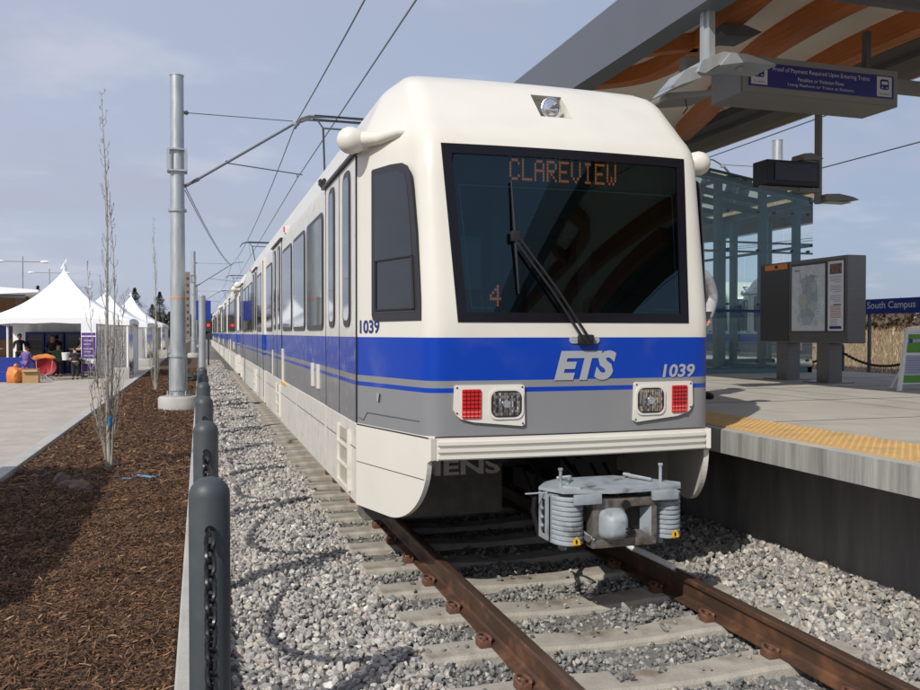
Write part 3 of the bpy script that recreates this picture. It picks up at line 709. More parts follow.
        for (yy, z0, z1) in ((3.2,1.12,1.36),(3.62,1.12,1.36),(6.95,.97,1.45),(8.62,1.0,1.4),(CL-3.3,1.12,1.36),(CL-3.7,1.12,1.36)):
            g = MB(); g.b2((side*(HW-.005), yy-.06, z0), (side*(HW+.02), yy+.06, z1), m_cream, .005); g.build('door_control_plate', t, local=True)
        g = MB(); g.b2((side*(HW), 6.5, .955), (side*(HW+.02), 7.1, .985), m_yellow); g.build('yellow_label', t, local=True)
        g = MB(); g.box((side*1.27, 3.15, 3.12), (.06,.18,.11), m_black, .01, (0,R(side*40),0))
        for q in range(3): g.box((side*1.297, 3.09+q*.055, 3.135), (.015,.025,.085), m_winframe, 0, (0,R(side*40),0))
        g.build('speaker', t, local=True)
        for yy in (6.6, CL-6.6):
            g = MB(); g.box((side*1.30, yy, 3.08), (.07,.12,.1), m_cream, .01); g.box((side*1.335, yy, 3.09), (.03,.08,.07), m_red, .01); g.build('marker_lamp', t, local=True)
        # articulation collar
        g = MB(); g.b2((side*(HW-.02), 10.3, .42), (side*(HW+.03), 10.42, 3.02), m_livery, .01); g.b2((side*(HW-.02), 10.78, .42), (side*(HW+.03), 10.9, 3.02), m_livery, .01)
        for q in range(5): g.b2((side*(HW-.04), 10.43+q*.07, .5), (side*(HW-.005 if q % 2 else HW+.015), 10.49+q*.07, 3.0), m_black)
        g.build('articulation_bellows', t, local=True)
    # underframe, boxes and bogies
    g = MB(); g.b2((-1.15,1.75,.5), (1.15,CL-1.75,.97), m_dark); g.b2((-1.0,.5,.86), (1.0,1.75,.975), m_dark)
    for x in (-.35, .35): g.b2((x-.06,.6,.72), (x+.06,1.8,.86), m_dark)
    g.b2((.3,1.0,.5),(.8,1.6,.86), m_dark)
    g.build('underframe', t, local=True)
    g = MB(); g.b2((-1.2,1.45,.17), (-.03,1.74,.84), m_under2, .01); g.b2((-1.17,1.438,.74),(-.35,1.449,.83), m_winframe); bx = g.build('equipment_box', t, local=True)
    g = MB(); g.text('SIEMENS', 1.08, .13, lambda u, v: (-1.13+u, 1.444, .50+v), mat('dim_lettering', (.7,.65,.58), .6), bold=.03); g.build('box_lettering', bx, local=True)
    for yb_ in (3.3, CL/2, CL-3.3):
        for ax in (-.95, .95):
            for s_ in (-1, 1):
                g = MB(); g.lathe((s_*.72, yb_+ax, .35), [(.2,-.06),(.34,-.06),(.35,.0),(.375,.03),(.375,.05),(.1,.05)] if s_ < 0 else [(.1,-.05),(.375,-.05),(.375,-.03),(.35,0),(.34,.06),(.2,.06)], m_worn, 28, 'X'); g.build('wheel', t, local=True)
        g = MB()
        for s_ in (-1, 1): g.b2((s_*.9,yb_-1.3,.32), (s_*1.02,yb_+1.3,.5), m_dark, .02)
        g.b2((-.9,yb_-.3,.3), (.9,yb_+.3,.5), m_dark); g.build('bogie_frame', t, local=True)
    # roof gear + pantograph
    g = MB()
    for (y, l, w) in ((3.6,1.8,1.5),(6.4,1.6,1.4),(13.6,2,1.5),(17,1.8,1.5)): g.b2((-w/2,y-l/2,3.6), (w/2,y+l/2,3.69), m_cream_dirty, .03)
    g.build('roof_equipment', t, local=True)
    ZT = 5.50; yp = 10.05
    g = MB()
    for s_ in (-1, 1):
        for x in (-.45, .45): g.lathe((x, yp+s_*.35+1.1, 3.56), [(.03,0),(.06,.03),(.035,.06),(.06,.09),(.035,.12),(.05,.15)], m_cream, 10)
        g.tube([(s_*.5, yp+.6, 3.73), (s_*.5, yp+1.6, 3.73)], .025, m_steelgrey)
    for y in (.65, 1.55): g.tube([(-.5,yp+y,3.73), (.5,yp+y,3.73)], .025, m_steelgrey)
    g.tube([(0,yp+1.55,3.75), (0,yp+2.2-.4,4.55)], [.045,.035], m_steelgrey, 10)
    for s_ in (-1, 1):
        g.tube([(s_*.04,yp+1.8,4.55), (s_*.32,yp+.05,ZT-.16)], .02, m_steelgrey, 8); g.tube([(s_*.32,yp+.05,ZT-.16), (s_*.42,yp,ZT-.05)], .014, m_steelgrey, 8)
    g.tube([(0,yp+1.3,3.75), (.05,yp+1.72,4.5)], .016, m_steelgrey, 8); g.tube([(-.34,yp+.05,ZT-.16), (.34,yp+.05,ZT-.16)], .018, m_steelgrey, 8)
    pa = g.build('pantograph', t, local=True)
    g = MB()
    for dy_2 in (-.14, .14):
        g.tube([(-.82,yp+dy_2*.3,ZT-.2), (-.74,yp+dy_2,ZT-.07), (-.6,yp+dy_2,ZT-.01), (0,yp+dy_2,ZT), (.6,yp+dy_2,ZT-.01), (.74,yp+dy_2,ZT-.07), (.82,yp+dy_2*.3,ZT-.2)], .02, m_steelgrey, 8)
        g.b2((-.5,yp+dy_2-.02,ZT-.005), (.5,yp+dy_2+.02,ZT+.02), m_black)
    for x in (-.55, .55): g.tube([(x,yp-.14,ZT-.02), (x,yp+.14,ZT-.02)], .012, m_steelgrey, 6)
    g.build('collector_head', pa, local=True)
    return t
car = make_car()
# lettering of the nose
def nose_text(t):
    g = MB(); g.text('ETS', .46, .20, lambda u, v: (-.19+u, front_y(-.19+u,1.5)-.005, 1.352+v), m_lettergrey, bold=.055, shear=.25); g.build('operator_lettering', t, local=True)
    g = MB(); g.text('1039', .27, .095, lambda u, v: (.635+u, front_y(.635+u,1.4)-.005, 1.358+v), m_lettergrey, bold=.03, shear=.15); g.build('car_number', t, local=True, label='silver car number 1039 above the right headlight')
# coupler of the leading car
def coupler(t):
    g = MB(); z0, z1 = .36, .70; yf = -.50
    # drawbar
    g.b2((-.09,-.15,.44), (.09,1.3,.62), m_dark, .02); g.tube([(-.16,.1,.5),(-.12,.9,.75)], .02, m_black); g.tube([(.16,.1,.5),(.2,.9,.75)], .02, m_black)
    g.tube([(-.3,-.25,.42),(-.42,-.02,.3),(-.38,.2,.45),(-.2,.5,.75)], .022, m_black, 8)
    for (xa, xb, dz) in ((-.12,-.30,.0), (.10,.33,.03), (-.02,.16,-.05), (.2,.45,.02)): g.tube([(xa,-.22,.56+dz),(xa-.03,.0,.36+dz),(xb,.22,.40+dz),(xb,.6,.72)], .014, m_black, 8)
    c = g.build('coupler', t, local=True)
    g = MB()
    top = [(-.54,-.24),(-.44,-.42),(-.10,-.50),(.12,-.50),(.46,-.46),(.54,-.34),(.36,-.12),(.2,.02),(-.25,.02),(-.42,-.08)]
    g.prism(top, lambda u, v, q: (u, v, q), .715, .735, m_grey)
    g.prism([(-.40,-.30),(-.30,-.40),(-.14,-.34),(-.2,-.16)], lambda u, v, q: (u, v, q), .735, .75, m_grey)
    for s_ in (-1, 1): g.b2((s_*.30-.10,-.525,.655), (s_*.30+.10,-.49,.722), m_grey, .006)
    g.tube([(-.66,-.28,.70),(-.5,-.3,.705)], .006, m_lettergrey, 6)
    for s_ in (-1, 1): g.tube([(s_*.34,-.28,.75),(s_*.22,-.10,.765),(s_*.30,-.04,.75)], .012, m_grey, 6)
    g.build('cover_plate', c, local=True)
    for s_ in (-1, 1):
        g = MB(); cx = s_*.385; n = 15; zs = []; k = 10
        prof = []
        for q in range(k):
            a = .365+q*.335/k; prof += [(a, 0), (a+.008, .012), (a+.024, .012), (a+.0315, 0)]
        prof.append((.70, 0)); vs = []; na = 12
        for z, o_ in prof:
            for j in range(na+1):
                th = R(180+180*j/na); vs.append((cx+(.105+o_*.6)*math.cos(th), -.36+(.115+o_)*math.sin(th), z))
        g.add(vs, [[i*(na+1)+j, i*(na+1)+j+1, (i+1)*(na+1)+j+1, (i+1)*(na+1)+j] for i in range(len(prof)-1) for j in range(na)]+[list(range(na+1))], m_grey, False)
        g.b2((cx-.105,-.36,.365), (cx+.105,-.20,.70), m_grey)
        g.b2((cx+s_*.105-.02,-.34,.38), (cx+s_*.105+.03*s_,-.2,.70), m_grey); g.b2((cx+s_*.13,-.30,.42),(cx+s_*.137,-.26,.66), m_black)
        for q in range(3): g.lathe((cx+s_*.14,-.27,.47+q*.06), [(.001,-.02),(.014,-.02),(.014,.02),(.001,.02)], m_grey, 8, 'X')
        g.b2((cx-.02,-.33,.30), (cx+.02,-.27,.365), m_grey)
        g.tube([(s_*.40,-.30,.73),(s_*.40,-.30,.86)], .012, m_grey, 8); g.tube([(s_*.40,-.30,.855),(s_*.40,-.30,.87)], .018, m_grey, 8)
        g.build('contact_cover', c, local=True)
        g = MB(); tx = cx+.01; yy = -.478
        g.add([(tx-.032,yy-.012,.378),(tx+.032,yy-.012,.378),(tx+.027,yy-.012,.408),(tx,yy-.012,.436),(tx-.027,yy-.012,.408)], [[0,1,2,3,4]], m_yellow)
        g.add([(tx-.004,yy-.0135,.385),(tx+.006,yy-.0135,.385),(tx+.010,yy-.0135,.405),(tx-.002,yy-.0135,.42),(tx-.008,yy-.0135,.405)], [[0,1,2,3,4]], m_black); g.build('warning_label', c, local=True)
    # face plate with the cone and the cup
    g = MB(); fy = -.485
    outer = rrect(.50,.33,.012,2,0,.505); 
    g.b2((-.25,fy,.34), (.25,fy+.10,.40), m_worn, .008); g.b2((-.25,fy,.615), (.25,fy+.10,.675), m_worn, .008); g.b2((-.25,fy,.40), (-.21,fy+.10,.615), m_worn); g.b2((.21,fy,.40), (.25,fy+.10,.615), m_worn); g.b2((-.21,fy+.004,.40), (.0,fy+.1,.615), m_worn)
    g.b2((0,fy+.095,.40), (.21,fy+.13,.615), m_black)
    g.add([(.0,fy+.004,.40),(.21,fy+.004,.40),(.17,fy+.09,.43),(.03,fy+.09,.43)], [[0,1,2,3]], m_worn); g.add([(.21,fy+.004,.40),(.21,fy+.004,.615),(.17,fy+.09,.58),(.17,fy+.09,.43)], [[0,1,2,3]], m_grey); g.add([(.0,fy+.004,.615),(.21,fy+.004,.615),(.17,fy+.09,.58),(.03,fy+.09,.58)], [[0,1,2,3]], m_dark)
    for (x, z) in ((-.23,.36),(.23,.36),(.23,.655),(-.23,.655)): g.lathe((x,fy-.003,z), [(.001,-.004),(.012,-.004),(.012,.004)], m_steelgrey, 8, 'Y')
    g.tube([(.0,fy-.02,.635),(.0,fy+.03,.635)], .03, m_black, 14); g.tube([(-.235,fy-.0,.40),(-.30,fy+.08,.46),(-.30,fy+.1,.6)], .012, m_steelgrey, 6); g.lathe((-.275,fy+.04,.41), [(.001,-.03),(.022,-.03),(.022,.03),(.001,.03)], m_worn, 10, 'Y')
    g.build('face_plate', c, local=True)
    g = MB(); bm = bmesh.new(); bmesh.ops.create_uvsphere(bm, u_segments=32, v_segments=20, radius=1)
    for v in bm.verts:
        p = [math.copysign(abs(q)**.55, q) for q in v.co]; tp = 1-.22*max(0, -p[1]); v.co = Vector((-.10+p[0]*.105*tp, fy+.02+p[1]*.13, .505+p[2]*.112*tp))
    g.bm(bm, m_grey, True)
    for (x, z) in ((.0,0),(.02,0),(0,.02),(.02,.02)): g.b2((-.075+x*1.1-.006,fy-.15,.475+z*1.1), (-.075+x*1.1+.006,fy-.1435,.487+z*1.1), m_black)
    g.build('centring_cone', c, local=True)
    for o in [c]+list(c.children):
        for v in o.data.vertices: v.co.x = v.co.x*.885+.075; v.co.z = .36+(v.co.z-.36)*.9; v.co.y -= .02
cars = [car]
for i in (1, 2, 3):
    c = copy_tree(car); cars.append(c); c.location = (2.445, 5.24+21.7*i, 0)
car.location = (2.445, 5.24, 0)
nose_text(car); coupler(car)
for c, l in zip(cars, ('nearest cream, blue and silver light rail car facing the camera with the windscreen and coupler', 'second car of the blue and cream train, joined behind the leading car', 'third car of the blue and cream train, only a sliver of its side visible', 'last car of the blue and cream train, farthest down the track')): c['label'] = l

# ------------------------------------------------------------------ bollards and chains
def bollard(loc, r, h, m, name='bollard'):
    t = thing(name, '', 'bollard', loc)
    g = MB(); pf = [(r*1.0,0),(r,h-r*.9)]+[(r*math.cos(R(a)), h-r*.9+r*.9*math.sin(R(a))) for a in (15,30,45,60,75,86)]
    g.lathe((0,0,0), pf, m, 32); g.build('post', t, local=True)
    g = MB(); g.lathe((0,-r-.004,h-.21), [(.02,-.006),(.02,.004),(.001,.006)], m_chain, 10, 'Y'); g.tube([(0,-r+.01,h-.21),(.0,-r-.03,h-.2),(0,-r-.035,h-.225)], .006, m_chain, 6); g.build('chain_eye', t, local=True); g = MB()
    g.lathe((0,r+.004,h-.21), [(.001,-.006),(.02,-.004),(.02,.006)], m_chain, 10, 'Y'); g.build('chain_eye', t, local=True)
    return t
B0, BD, BZ = 3.76, 2.43, -.085; BH = 1.145
b0 = bollard((.035,B0,BZ), .085, BH, m_post); labs = ['nearest charcoal dome-topped bollard with a black chain hanging down its near face', 'second charcoal bollard from the camera, directly behind the nearest one', 'third charcoal bollard in the row along the ballast', 'fourth charcoal bollard in the row along the ballast', 'fifth charcoal bollard, just in front of the distant ones in the row']
for k in range(0, 22):
    c = b0 if k == 0 else copy_tree(b0); c.location = (.035, B0+BD*k, BZ); c['group'] = 'charcoal bollards between mulch and ballast'
    c['label'] = labs[k] if k < 5 else 'small distant charcoal bollard overlapping its neighbours far along the row'
c = copy_tree(b0); c.location = (.035, B0-BD, BZ); c['label'] = 'charcoal bollard beside the photographer, below the frame, holding the near end of the chain'; c['group'] = 'charcoal bollards between mulch and ballast'
def chain_obj(a, b, sag, link, rad, label, group, m=m_chain, name='chain'):
    a, b = Vector(a), Vector(b); L = (b-a).length; n = max(6, int((L+sag*1.5)/(link*1.45))); g = MB()
    P = lambda t: a.lerp(b, t)-Vector((0,0,sag*4*t*(1-t)))
    for i in range(n):
        t = (i+.5)/n; p = P(t); d = (P(min(1, t+.01))-P(max(0, t-.01))).normalized(); u = d.cross(Vector((0,0,1)))
        if u.length < .01: u = Vector((1,0,0))
        u.normalize(); w = d.cross(u)
        s_ = (u+w).normalized() if i % 2 else (u-w).normalized()
        pts = []
        for k in range(13):
            th = 2*math.pi*k/12; ex = math.copysign(abs(math.cos(th))**.7, math.cos(th)); pts.append(p+d*(link*ex)+s_*(link*.55*math.sin(th)))
        g.tube(pts, rad, m, 6, cap=False)
    return solo(g, name, label, 'chain', tuple(a), group)
for k in range(-1, 8):
    y0, y1 = B0+BD*k+.12, B0+BD*(k+1)-.12
    lab = {-1:'black chain hanging down the near side of the closest bollard', 0:'black chain sagging between the first and second bollards', 1:'black chain sagging between the second and third bollards'}.get(k, 'distant black chain hidden between the receding bollards')
    chain_obj((.035,y0,BZ+BH-.22), (.035,y1,BZ+BH-.22), .60, .040, .0095, lab, 'chains between charcoal bollards')

# ------------------------------------------------------------------ catenary poles
def cat_pole(x, y, label, side=1, tx=2.30, top=7.8, r=.18, group='catenary masts along the track', far=False):
    t = thing('catenary_pole', label, 'catenary pole', (x,y,GZ), group); n = 12
    g = MB(); g.tube([(x,y,GZ+.3), (x,y,top-.02)], [r*1.03, r*.88], m_galv, n, smooth=False); g.tube([(x,y,top-.02),(x,y,top)], r*.94, m_galv, n, smooth=False)
    for z in (.30, 1.10, 4.56): g.tube([(x,y,z+.0),(x,y,z+.06)], r*1.18, m_galv, 16)
    g.build('mast', t)
    g = MB(); g.lathe((x,y,GZ-.05), [(.46,0),(.46,.30),(.43,.34)], m_kerb, 28); g.build('footing', t)
    g = MB()
    for k in range(8):
        a = R(45*k); g.tube([(x+r*1.35*math.cos(a),y+r*1.35*math.sin(a),GZ+.28),(x+r*1.35*math.cos(a),y+r*1.35*math.sin(a),GZ+.42)], .018, m_galv, 6)
    for s_ in (-1,1): g.b2((x+s_*r*1.05-.02,y-.05,GZ+.3),(x+s_*r*1.05+.02,y+.05,1.05), m_galv)
    g.lathe((x,y,GZ+.29), [(r*1.6,0),(r*1.6,.03)], m_galv, 20); g.build('base_plate', t)
    g = MB()
    for z in (5.5, 6.0): g.b2((x-r*1.25,y-r*1.25,z),(x+r*1.25,y+r*1.25,z+.035), m_galv)
    for s_ in (-1, 1):
        for q in (-1, 1): g.b2((x+s_*r*1.1-.03,y+q*r*1.1-.03,5.53),(x+s_*r*1.1+.03,y+q*r*1.1+.03,6.0), m_galv)
    g.build('clamp_bracket', t)
    if not far:
        g = MB(); g.tube([(x,y,2.50),(x,y,2.53)], r*1.01, m_orange, 16); g.build('orange_tape', t)
    g = MB(); hx, hz = tx, 6.88
    g.tube([(x+side*r*.9,y,5.18),(x+side*.5,y,5.36)], .035, m_wire, 8); g.tube([(x+side*r*.9,y,5.16),(hx,y,hz)], .032, m_steelgrey, 10); g.tube([(hx,y,hz),(hx+side*.35,y,hz+.16),(hx+side*.9,y,hz+.2)], .024, m_steelgrey, 8)
    g.tube([(x+side*r*.9,y,6.93),(hx,y,hz+.03)], .010, m_wire, 6)
    g.lathe((x+side*(r+.03),y,6.93), [(.03,-.05),(.06,0),(.03,.05)], m_wire, 10, 'X')
    fx = x+(hx-x)*.40; fz = 5.16+(hz-5.16)*.40
    g.tube([(fx,y,fz),(fx+side*.02,y,fz-.08)], .02, m_wire, 6); g.tube([(fx,y,fz-.06),(hx+side*.15,y,5.60)], .014, m_wire, 6); g.tube([(hx+side*.02,y,5.62),(hx+side*.02,y,5.53)], .012, m_wire, 6)
    g.box((hx,y,hz), (.16,.08,.12), m_galv, .01); g.box((x+side*.42,y,5.33),(.16,.09,.07), m_wire, .01, (0,R(-33*side),0))
    g.build('cantilever', t)
    return t
PY = [21.4, 67, 112]
cat_pole(-.505, 21.4, 'tall galvanised catenary mast on a round concrete footing in the mulch')
cat_pole(-.46, 67, 'second galvanised catenary mast far along the mulch, behind the blue sign', far=True)
cat_pole(-.46, 112, 'third and farthest catenary mast left of the train', far=True)
cat_pole(17.6, 23, 'catenary mast behind the glass shelter, its top just above the dark display board', side=-1, tx=15.6, far=True)
# wires
def wire(pts, r, label, m=m_wire, group='overhead wires', name='overhead_wire'):
    g = MB(); g.tube(pts, r, m, 6); return solo(g, name, label, 'wire', pts[0], group)
def span(a, b, sag, n=12): return [tuple(Vector(a).lerp(Vector(b), i/n)-Vector((0,0,sag*4*(i/n)*(1-i/n)))) for i in range(n+1)]
wire([(2.62,-24.6,5.52),(2.33,21.4,5.52),(2.55,67,5.52),(2.33,112,5.52),(2.445,200,5.52)], .011, 'thin contact wire over the track, touching the pantographs')
pts = span((2.4,-24.6,6.88),(2.3,21.4,6.88),.55)+span((2.3,21.4,6.88),(2.3,67,6.88),.55)[1:]+span((2.3,67,6.88),(2.3,112,6.88),.55)[1:]; wire(pts, .013, 'sagging messenger wire above the contact wire, running to the mast heads')
for dz, r_, l in ((0,.012,'upper guy wire slanting from the near mast toward the next mast head'), (-.1,.012,'lower guy wire slanting from the near mast just under its twin')):
    wire(span((-.33,21.4,5.18+dz),(2.3,67,6.85+dz*.4),.3), r_, l)
for k, yy in enumerate((44, 56)):
    t_ = (yy+24.6)/46 if yy < 21.4 else (yy-21.4)/45.6; xx = 2.62-.29*t_ if yy < 21.4 else 2.33+.22*t_
    zt = 6.88-.55*4*t_*(1-t_)
    wire([(xx,yy,5.52),(2.35,yy,zt)], .006, 'thin dropper wire between messenger and contact wire', group='droppers between the overhead wires', name='dropper_wire')
wire(span((14,-10,5.55),(14,60,5.55),.0), .014, 'wire over the far track crossing the sky right of the display mast')
wire(span((14,-10,7.2),(14,60,7.0),.4), .014, 'higher wire over the far track leaving the frame beside the hanging sign')

# ------------------------------------------------------------------ sign post and signal by the track
t = thing('sign_post', 'slim galvanised post rising from the bollard row', 'post', (.035,16.2,BZ)); g = MB(); g.tube([(.035,16.2,BZ),(.035,16.2,2.34)], .062, m_galv, 16); g.build('pole', t); g = MB(); g.lathe((.035,16.2,2.34), [(.064,0),(.05,.02),(.001,.03)], m_galv, 16); g.lathe((.035,16.2,BZ), [(.09,0),(.09,.35),(.07,.38)], m_post, 16); g.build('cap', t)
t = thing('blue_sign', 'small blue panel sign behind the slim post, near the red signal', 'sign', (.15,42,GZ)); g = MB(); g.tube([(.15,42,GZ),(.15,42,3.1)], .05, m_galv, 10); g.build('post', t); g = MB(); g.b2((-.18,41.93,2.28),(.49,41.96,3.2), m_signblue2, .01); g.build('panel', t)
t = thing('track_signal', 'track signal showing a red light left of the distant train', 'signal', (.45,50,GZ)); g = MB(); g.tube([(.45,50,GZ),(.45,50,2.6)], .05, m_dark, 10); g.build('post', t); g = MB(); g.b2((.28,49.9,1.75),(.62,50.1,2.6), m_dark, .03); g.b2((.25,49.92,1.3),(.65,50.05,1.6), m_dark, .01); g.build('head', t)
g = MB(); g.lathe((.45,49.89,2.1), [(.085,0),(.08,-.02),(.001,-.04)], mat('red_signal_light', (.6,.0,.0), .3, em=(1,.03,.03), emis=1.6), 16, 'Y'); g.build('red_light', t)

# ------------------------------------------------------------------ young trees
def young_tree(x, y, h, seed, label, tagged=False):
    r0 = random.Random(seed); t = thing('young_tree', label, 'tree', (x,y,-.165), 'bare young trees in the mulch'); g = MB(); tw = MB(); z0 = -.165
    def stem(px, py, h, lean, r, zb=z0):
        pts = []; n = 14; a = r0.uniform(0, 6.28); w = r0.uniform(.02, .05)
        for i in range(n+1):
            q = i/n; pts.append((px+lean[0]*q+w*math.sin(q*7+a)*q, py+lean[1]*q+w*math.cos(q*6+a)*q, zb+h*q))
        rs = [max(.003, r*(1-.9*i/n)) for i in range(n+1)]; g.tube(pts, rs, m_bark, 8); return pts
    main = [stem(x, y, h, (r0.uniform(-.08,.08), .0), .030), stem(x+.035, y+.02, h*.74, (.03,.05), .020), stem(x-.03, y+.02, h*.55, (-.25,.0), .010), stem(x+.02, y-.02, h*.48, (.22,0), .010), stem(x-.02, y-.03, h*.36, (-.30,.05), .008), stem(x+.03, y-.03, h*.40, (.12,.02), .009)]
    for si, pts in enumerate(main):
        for k in range(85 if si == 0 else 34):
            q = r0.uniform(.12, .98); i = min(len(pts)-2, int(q*(len(pts)-1))); p = Vector(pts[i]).lerp(Vector(pts[i+1]), r0.random()); a = r0.uniform(0, 6.28)
            L = r0.uniform(.15, .6)*(1.15-q); s_ = r0.uniform(.16, .34); d = Vector((math.cos(a)*s_, math.sin(a)*s_, 1)).normalized()
            p2 = p+d*L*.5+Vector((math.cos(a),math.sin(a),0))*.03; p3 = p2+Vector((d.x*.5,d.y*.5,1)).normalized()*L*.6
            tw.tube([p, p2, p3], [.004,.003,.0015], m_twig, 5)
            if r0.random() < .6:
                a2 = a+r0.uniform(-1, 1); tw.tube([p2, p2+Vector((math.cos(a2)*.3,math.sin(a2)*.3,.9)).normalized()*L*.4], [.003,.0012], m_twig, 4)
            for kk in range(3):
                b = p2.lerp(p3, r0.random()); tw.tube([b, b+Vector((r0.uniform(-.012,.012), r0.uniform(-.012,.012), .022))], [.004,.002], m_twig, 4)
    g.build('trunk', t); tw.build('twigs', t)
    if tagged:
        g = MB(); g.lathe((x+.01,y,.42), [(.033,0),(.034,.12)], mat('blue_tape', (.03,.25,.6), .5), 12); g.build('blue_tape', t)
        g = MB()
        for k in range(16):
            p = Vector((x-.13+r0.uniform(-.12,.1), y+r0.uniform(-.1,.1), .8+r0.uniform(-.1,.16))); a = r0.uniform(0, 3.1); g.add([p, p+Vector((.03*math.cos(a),.03*math.sin(a),.012)), p+Vector((.01,.0,.04))], [[0,1,2]], mat('dead_leaf', (.5,.2,.06), .7))
        g.build('dead_leaves', t)
young_tree(-1.18, 12.3, 5.05, 3, 'nearest bare young tree with a blue tape round its stem', True)
young_tree(-1.36, 28.4, 5.4, 5, 'second bare young tree, just left of the near catenary mast')
young_tree(-1.3, 44.5, 5.0, 8, 'third bare young tree, faint beyond the second one')
young_tree(-1.3, 60, 5.0, 9, 'farthest bare young tree near the end of the tents')

# small litter on the mulch
def lump(g, c, r, m, seed, sub=3, amp=.25):
    bm = bmesh.new(); bmesh.ops.create_icosphere(bm, subdivisions=sub, radius=1); r0 = random.Random(seed); ph = [r0.uniform(0, 6.28) for _ in range(6)]
    for v in bm.verts:
        p = v.co.copy(); k = 1+amp*(math.sin(p.x*4+ph[0])*math.sin(p.y*3+ph[1])+.5*math.sin(p.z*9+ph[2])*math.cos(p.x*8+ph[3])); v.co = Vector((c[0]+p.x*r[0]*k, c[1]+p.y*r[1]*k, c[2]+p.z*r[2]*k))
    g.bm(bm, m, True)
g = MB(); mbur = mat('grey_brown_burlap', (.15,.10,.085), .9, var=.3, vs=20)
lump(g, (-1.48,10.9,-.13), (.14,.1,.07), mbur, 2); lump(g, (-1.32,10.6,-.12), (.13,.12,.09), mbur, 4); lump(g, (-1.6,11.1,-.1), (.1,.09,.09), mbur, 6); solo(g, 'burlap_scrap', 'crumpled grey-brown burlap scrap in the shadow on the mulch', 'scrap', (-1.45,10.8,-.16))
g = MB(); r0 = random.Random(4); pts = [(-.93+.055*i, 11.2+r0.uniform(-.08,.1), -.115+r0.uniform(-.01,.015)) for i in range(9)]
vs = [p for q in pts for p in (q, (q[0]+.01, q[1]+.05, q[2]+r0.uniform(-.005,.02)))]; g.add(vs, [[2*i, 2*i+2, 2*i+3, 2*i+1] for i in range(8)], mat('pale_blue_plastic', (.10,.22,.36), .6)); solo(g, 'plastic_ribbon', 'pale blue plastic ribbon lying on the mulch', 'ribbon', (-.7,11.2,-.14))
g = MB(); lump(g, (-.35,33.5,-.02), (.45,.3,.15), m_dark, 3); lump(g, (-.05,33.9,-.05), (.25,.25,.12), m_dark, 5); solo(g, 'dark_sack', 'dark sack lying on the mulch behind the near mast footing', 'sack', (-.3,33.6,-.16))

# ------------------------------------------------------------------ canopy
c = thing('station_canopy', 'grey steel and timber canopy over the platform with cream ceiling panels', 'canopy', (4.75,6,.93))
Y0, Y1 = -14, 60
g = MB(); g.b2((4.75,Y0,4.93), (4.95,Y1,5.62), m_steelgrey); g.b2((4.72,Y0,4.90), (5.0,Y1,4.93), m_steelgrey)
g.build('fascia_beam', c)
for k, yy in enumerate(np.arange(6.7, 60, 9.0)):
    g = MB(); g.b2((4.71,yy-.09,4.93), (4.748,yy+.09,5.60), m_galv, .004); g.build('fascia_splice', c)
g = MB(); pr = [(8.9,5.62),(9.0,5.52),(9.35,5.50),(9.37,5.44),(9.9,5.46),(9.92,5.50),(10.5,5.58),(10.6,5.70),(10.6,5.95),(8.9,5.95)]
g.prism(pr, lambda u, v, q: (u, q, v), Y0, Y1, m_soffit); g.build('rear_edge_beam', c)
g = MB(); nx = 10
vs = []; yys = np.arange(Y0, Y1+.1, 1.0)
def roofz(x): t_ = (x-4.75)/5.85; return 5.46+.10*math.sin(math.pi*t_)+.12*t_
for y in yys:
    for i in range(nx+1):
        x = 4.95+5.6*i/nx; vs.append((x, y, roofz(x)))
n = nx+1; g.add(vs, [[j*n+i, j*n+i+1, (j+1)*n+i+1, (j+1)*n+i] for j in range(len(yys)-1) for i in range(nx)], m_memb, True)
vs2 = [(x, y, z+.22) for x, y, z in vs]; g.add(vs2, [[j*n+i+1, j*n+i, (j+1)*n+i, (j+1)*n+i+1] for j in range(len(yys)-1) for i in range(nx)], m_steelgrey, True)
g.build('ceiling_panel', c)
ku = [-6,-2, 0, 2, 3.5,4.5,6.2,7.5,9.3,11.1,13.5,15,17]; kg = [.05,.1,.3,.6,.95,1.05,1.4,1.85,2.25,2.8,3.7,4.15,4.5]
def arch(K, off=0, w=.13, zb=5.34):
    """glulam rib following a curved plan line K"""
    K = [Vector(p) for p in K]; P = []; g = MB(); vs = []
    for i in range(len(K)-1):
        p0, p1, p2, p3 = K[max(0, i-1)], K[i], K[i+1], K[min(len(K)-1, i+2)]
        for q in range(6):
            t = q/6; P.append(.5*((2*p1)+(p2-p0)*t+(2*p0-5*p1+4*p2-p3)*t*t+(3*p1-p0-3*p2+p3)*t**3))
    P.append(K[-1]); n = len(P)-1
    for i, p in enumerate(P):
        dv = (P[min(n, i+1)]-P[max(0, i-1)]).normalized(); nn = Vector((-dv.y, dv.x))*w
        for (e, top) in ((1,1), (-1,1), (-1,0), (1,0)): vs.append((p.x+e*nn.x, p.y+e*nn.y+off, roofz(p.x+e*nn.x)+.02 if top else zb))
    g.add(vs, [[i*4+k_, i*4+(k_+1) % 4, (i+1)*4+(k_+1) % 4, (i+1)*4+k_] for i in range(n) for k_ in range(4)]+[[0,1,2,3],[len(vs)-4+k_ for k_ in range(4)]], m_glulam, True)
    g.build('timber_arch', c, sharp=30)
R1 = [(4.95,12.0),(5.53,11.7),(6.05,11.3),(6.27,10.76),(6.26,9.85),(6.1,8.93),(5.92,8.0),(5.6,6.5),(5.1,5.0)]
R2 = [(8.8,14.3),(8.58,13.65),(8.23,12.6),(7.76,11.4),(7.28,9.9),(7.12,8.9),(7.08,7.8),(7.3,6.2),(7.9,4.6),(8.75,3.6)]
R3 = [(8.75,11.3),(8.6,10.6),(8.44,9.4),(8.42,8.2),(8.5,6.9),(8.75,6.0)]
R4 = [(4.98,12.3),(5.3,11.35),(5.42,10.6),(5.62,10.15),(5.95,9.85),(6.2,9.7)]
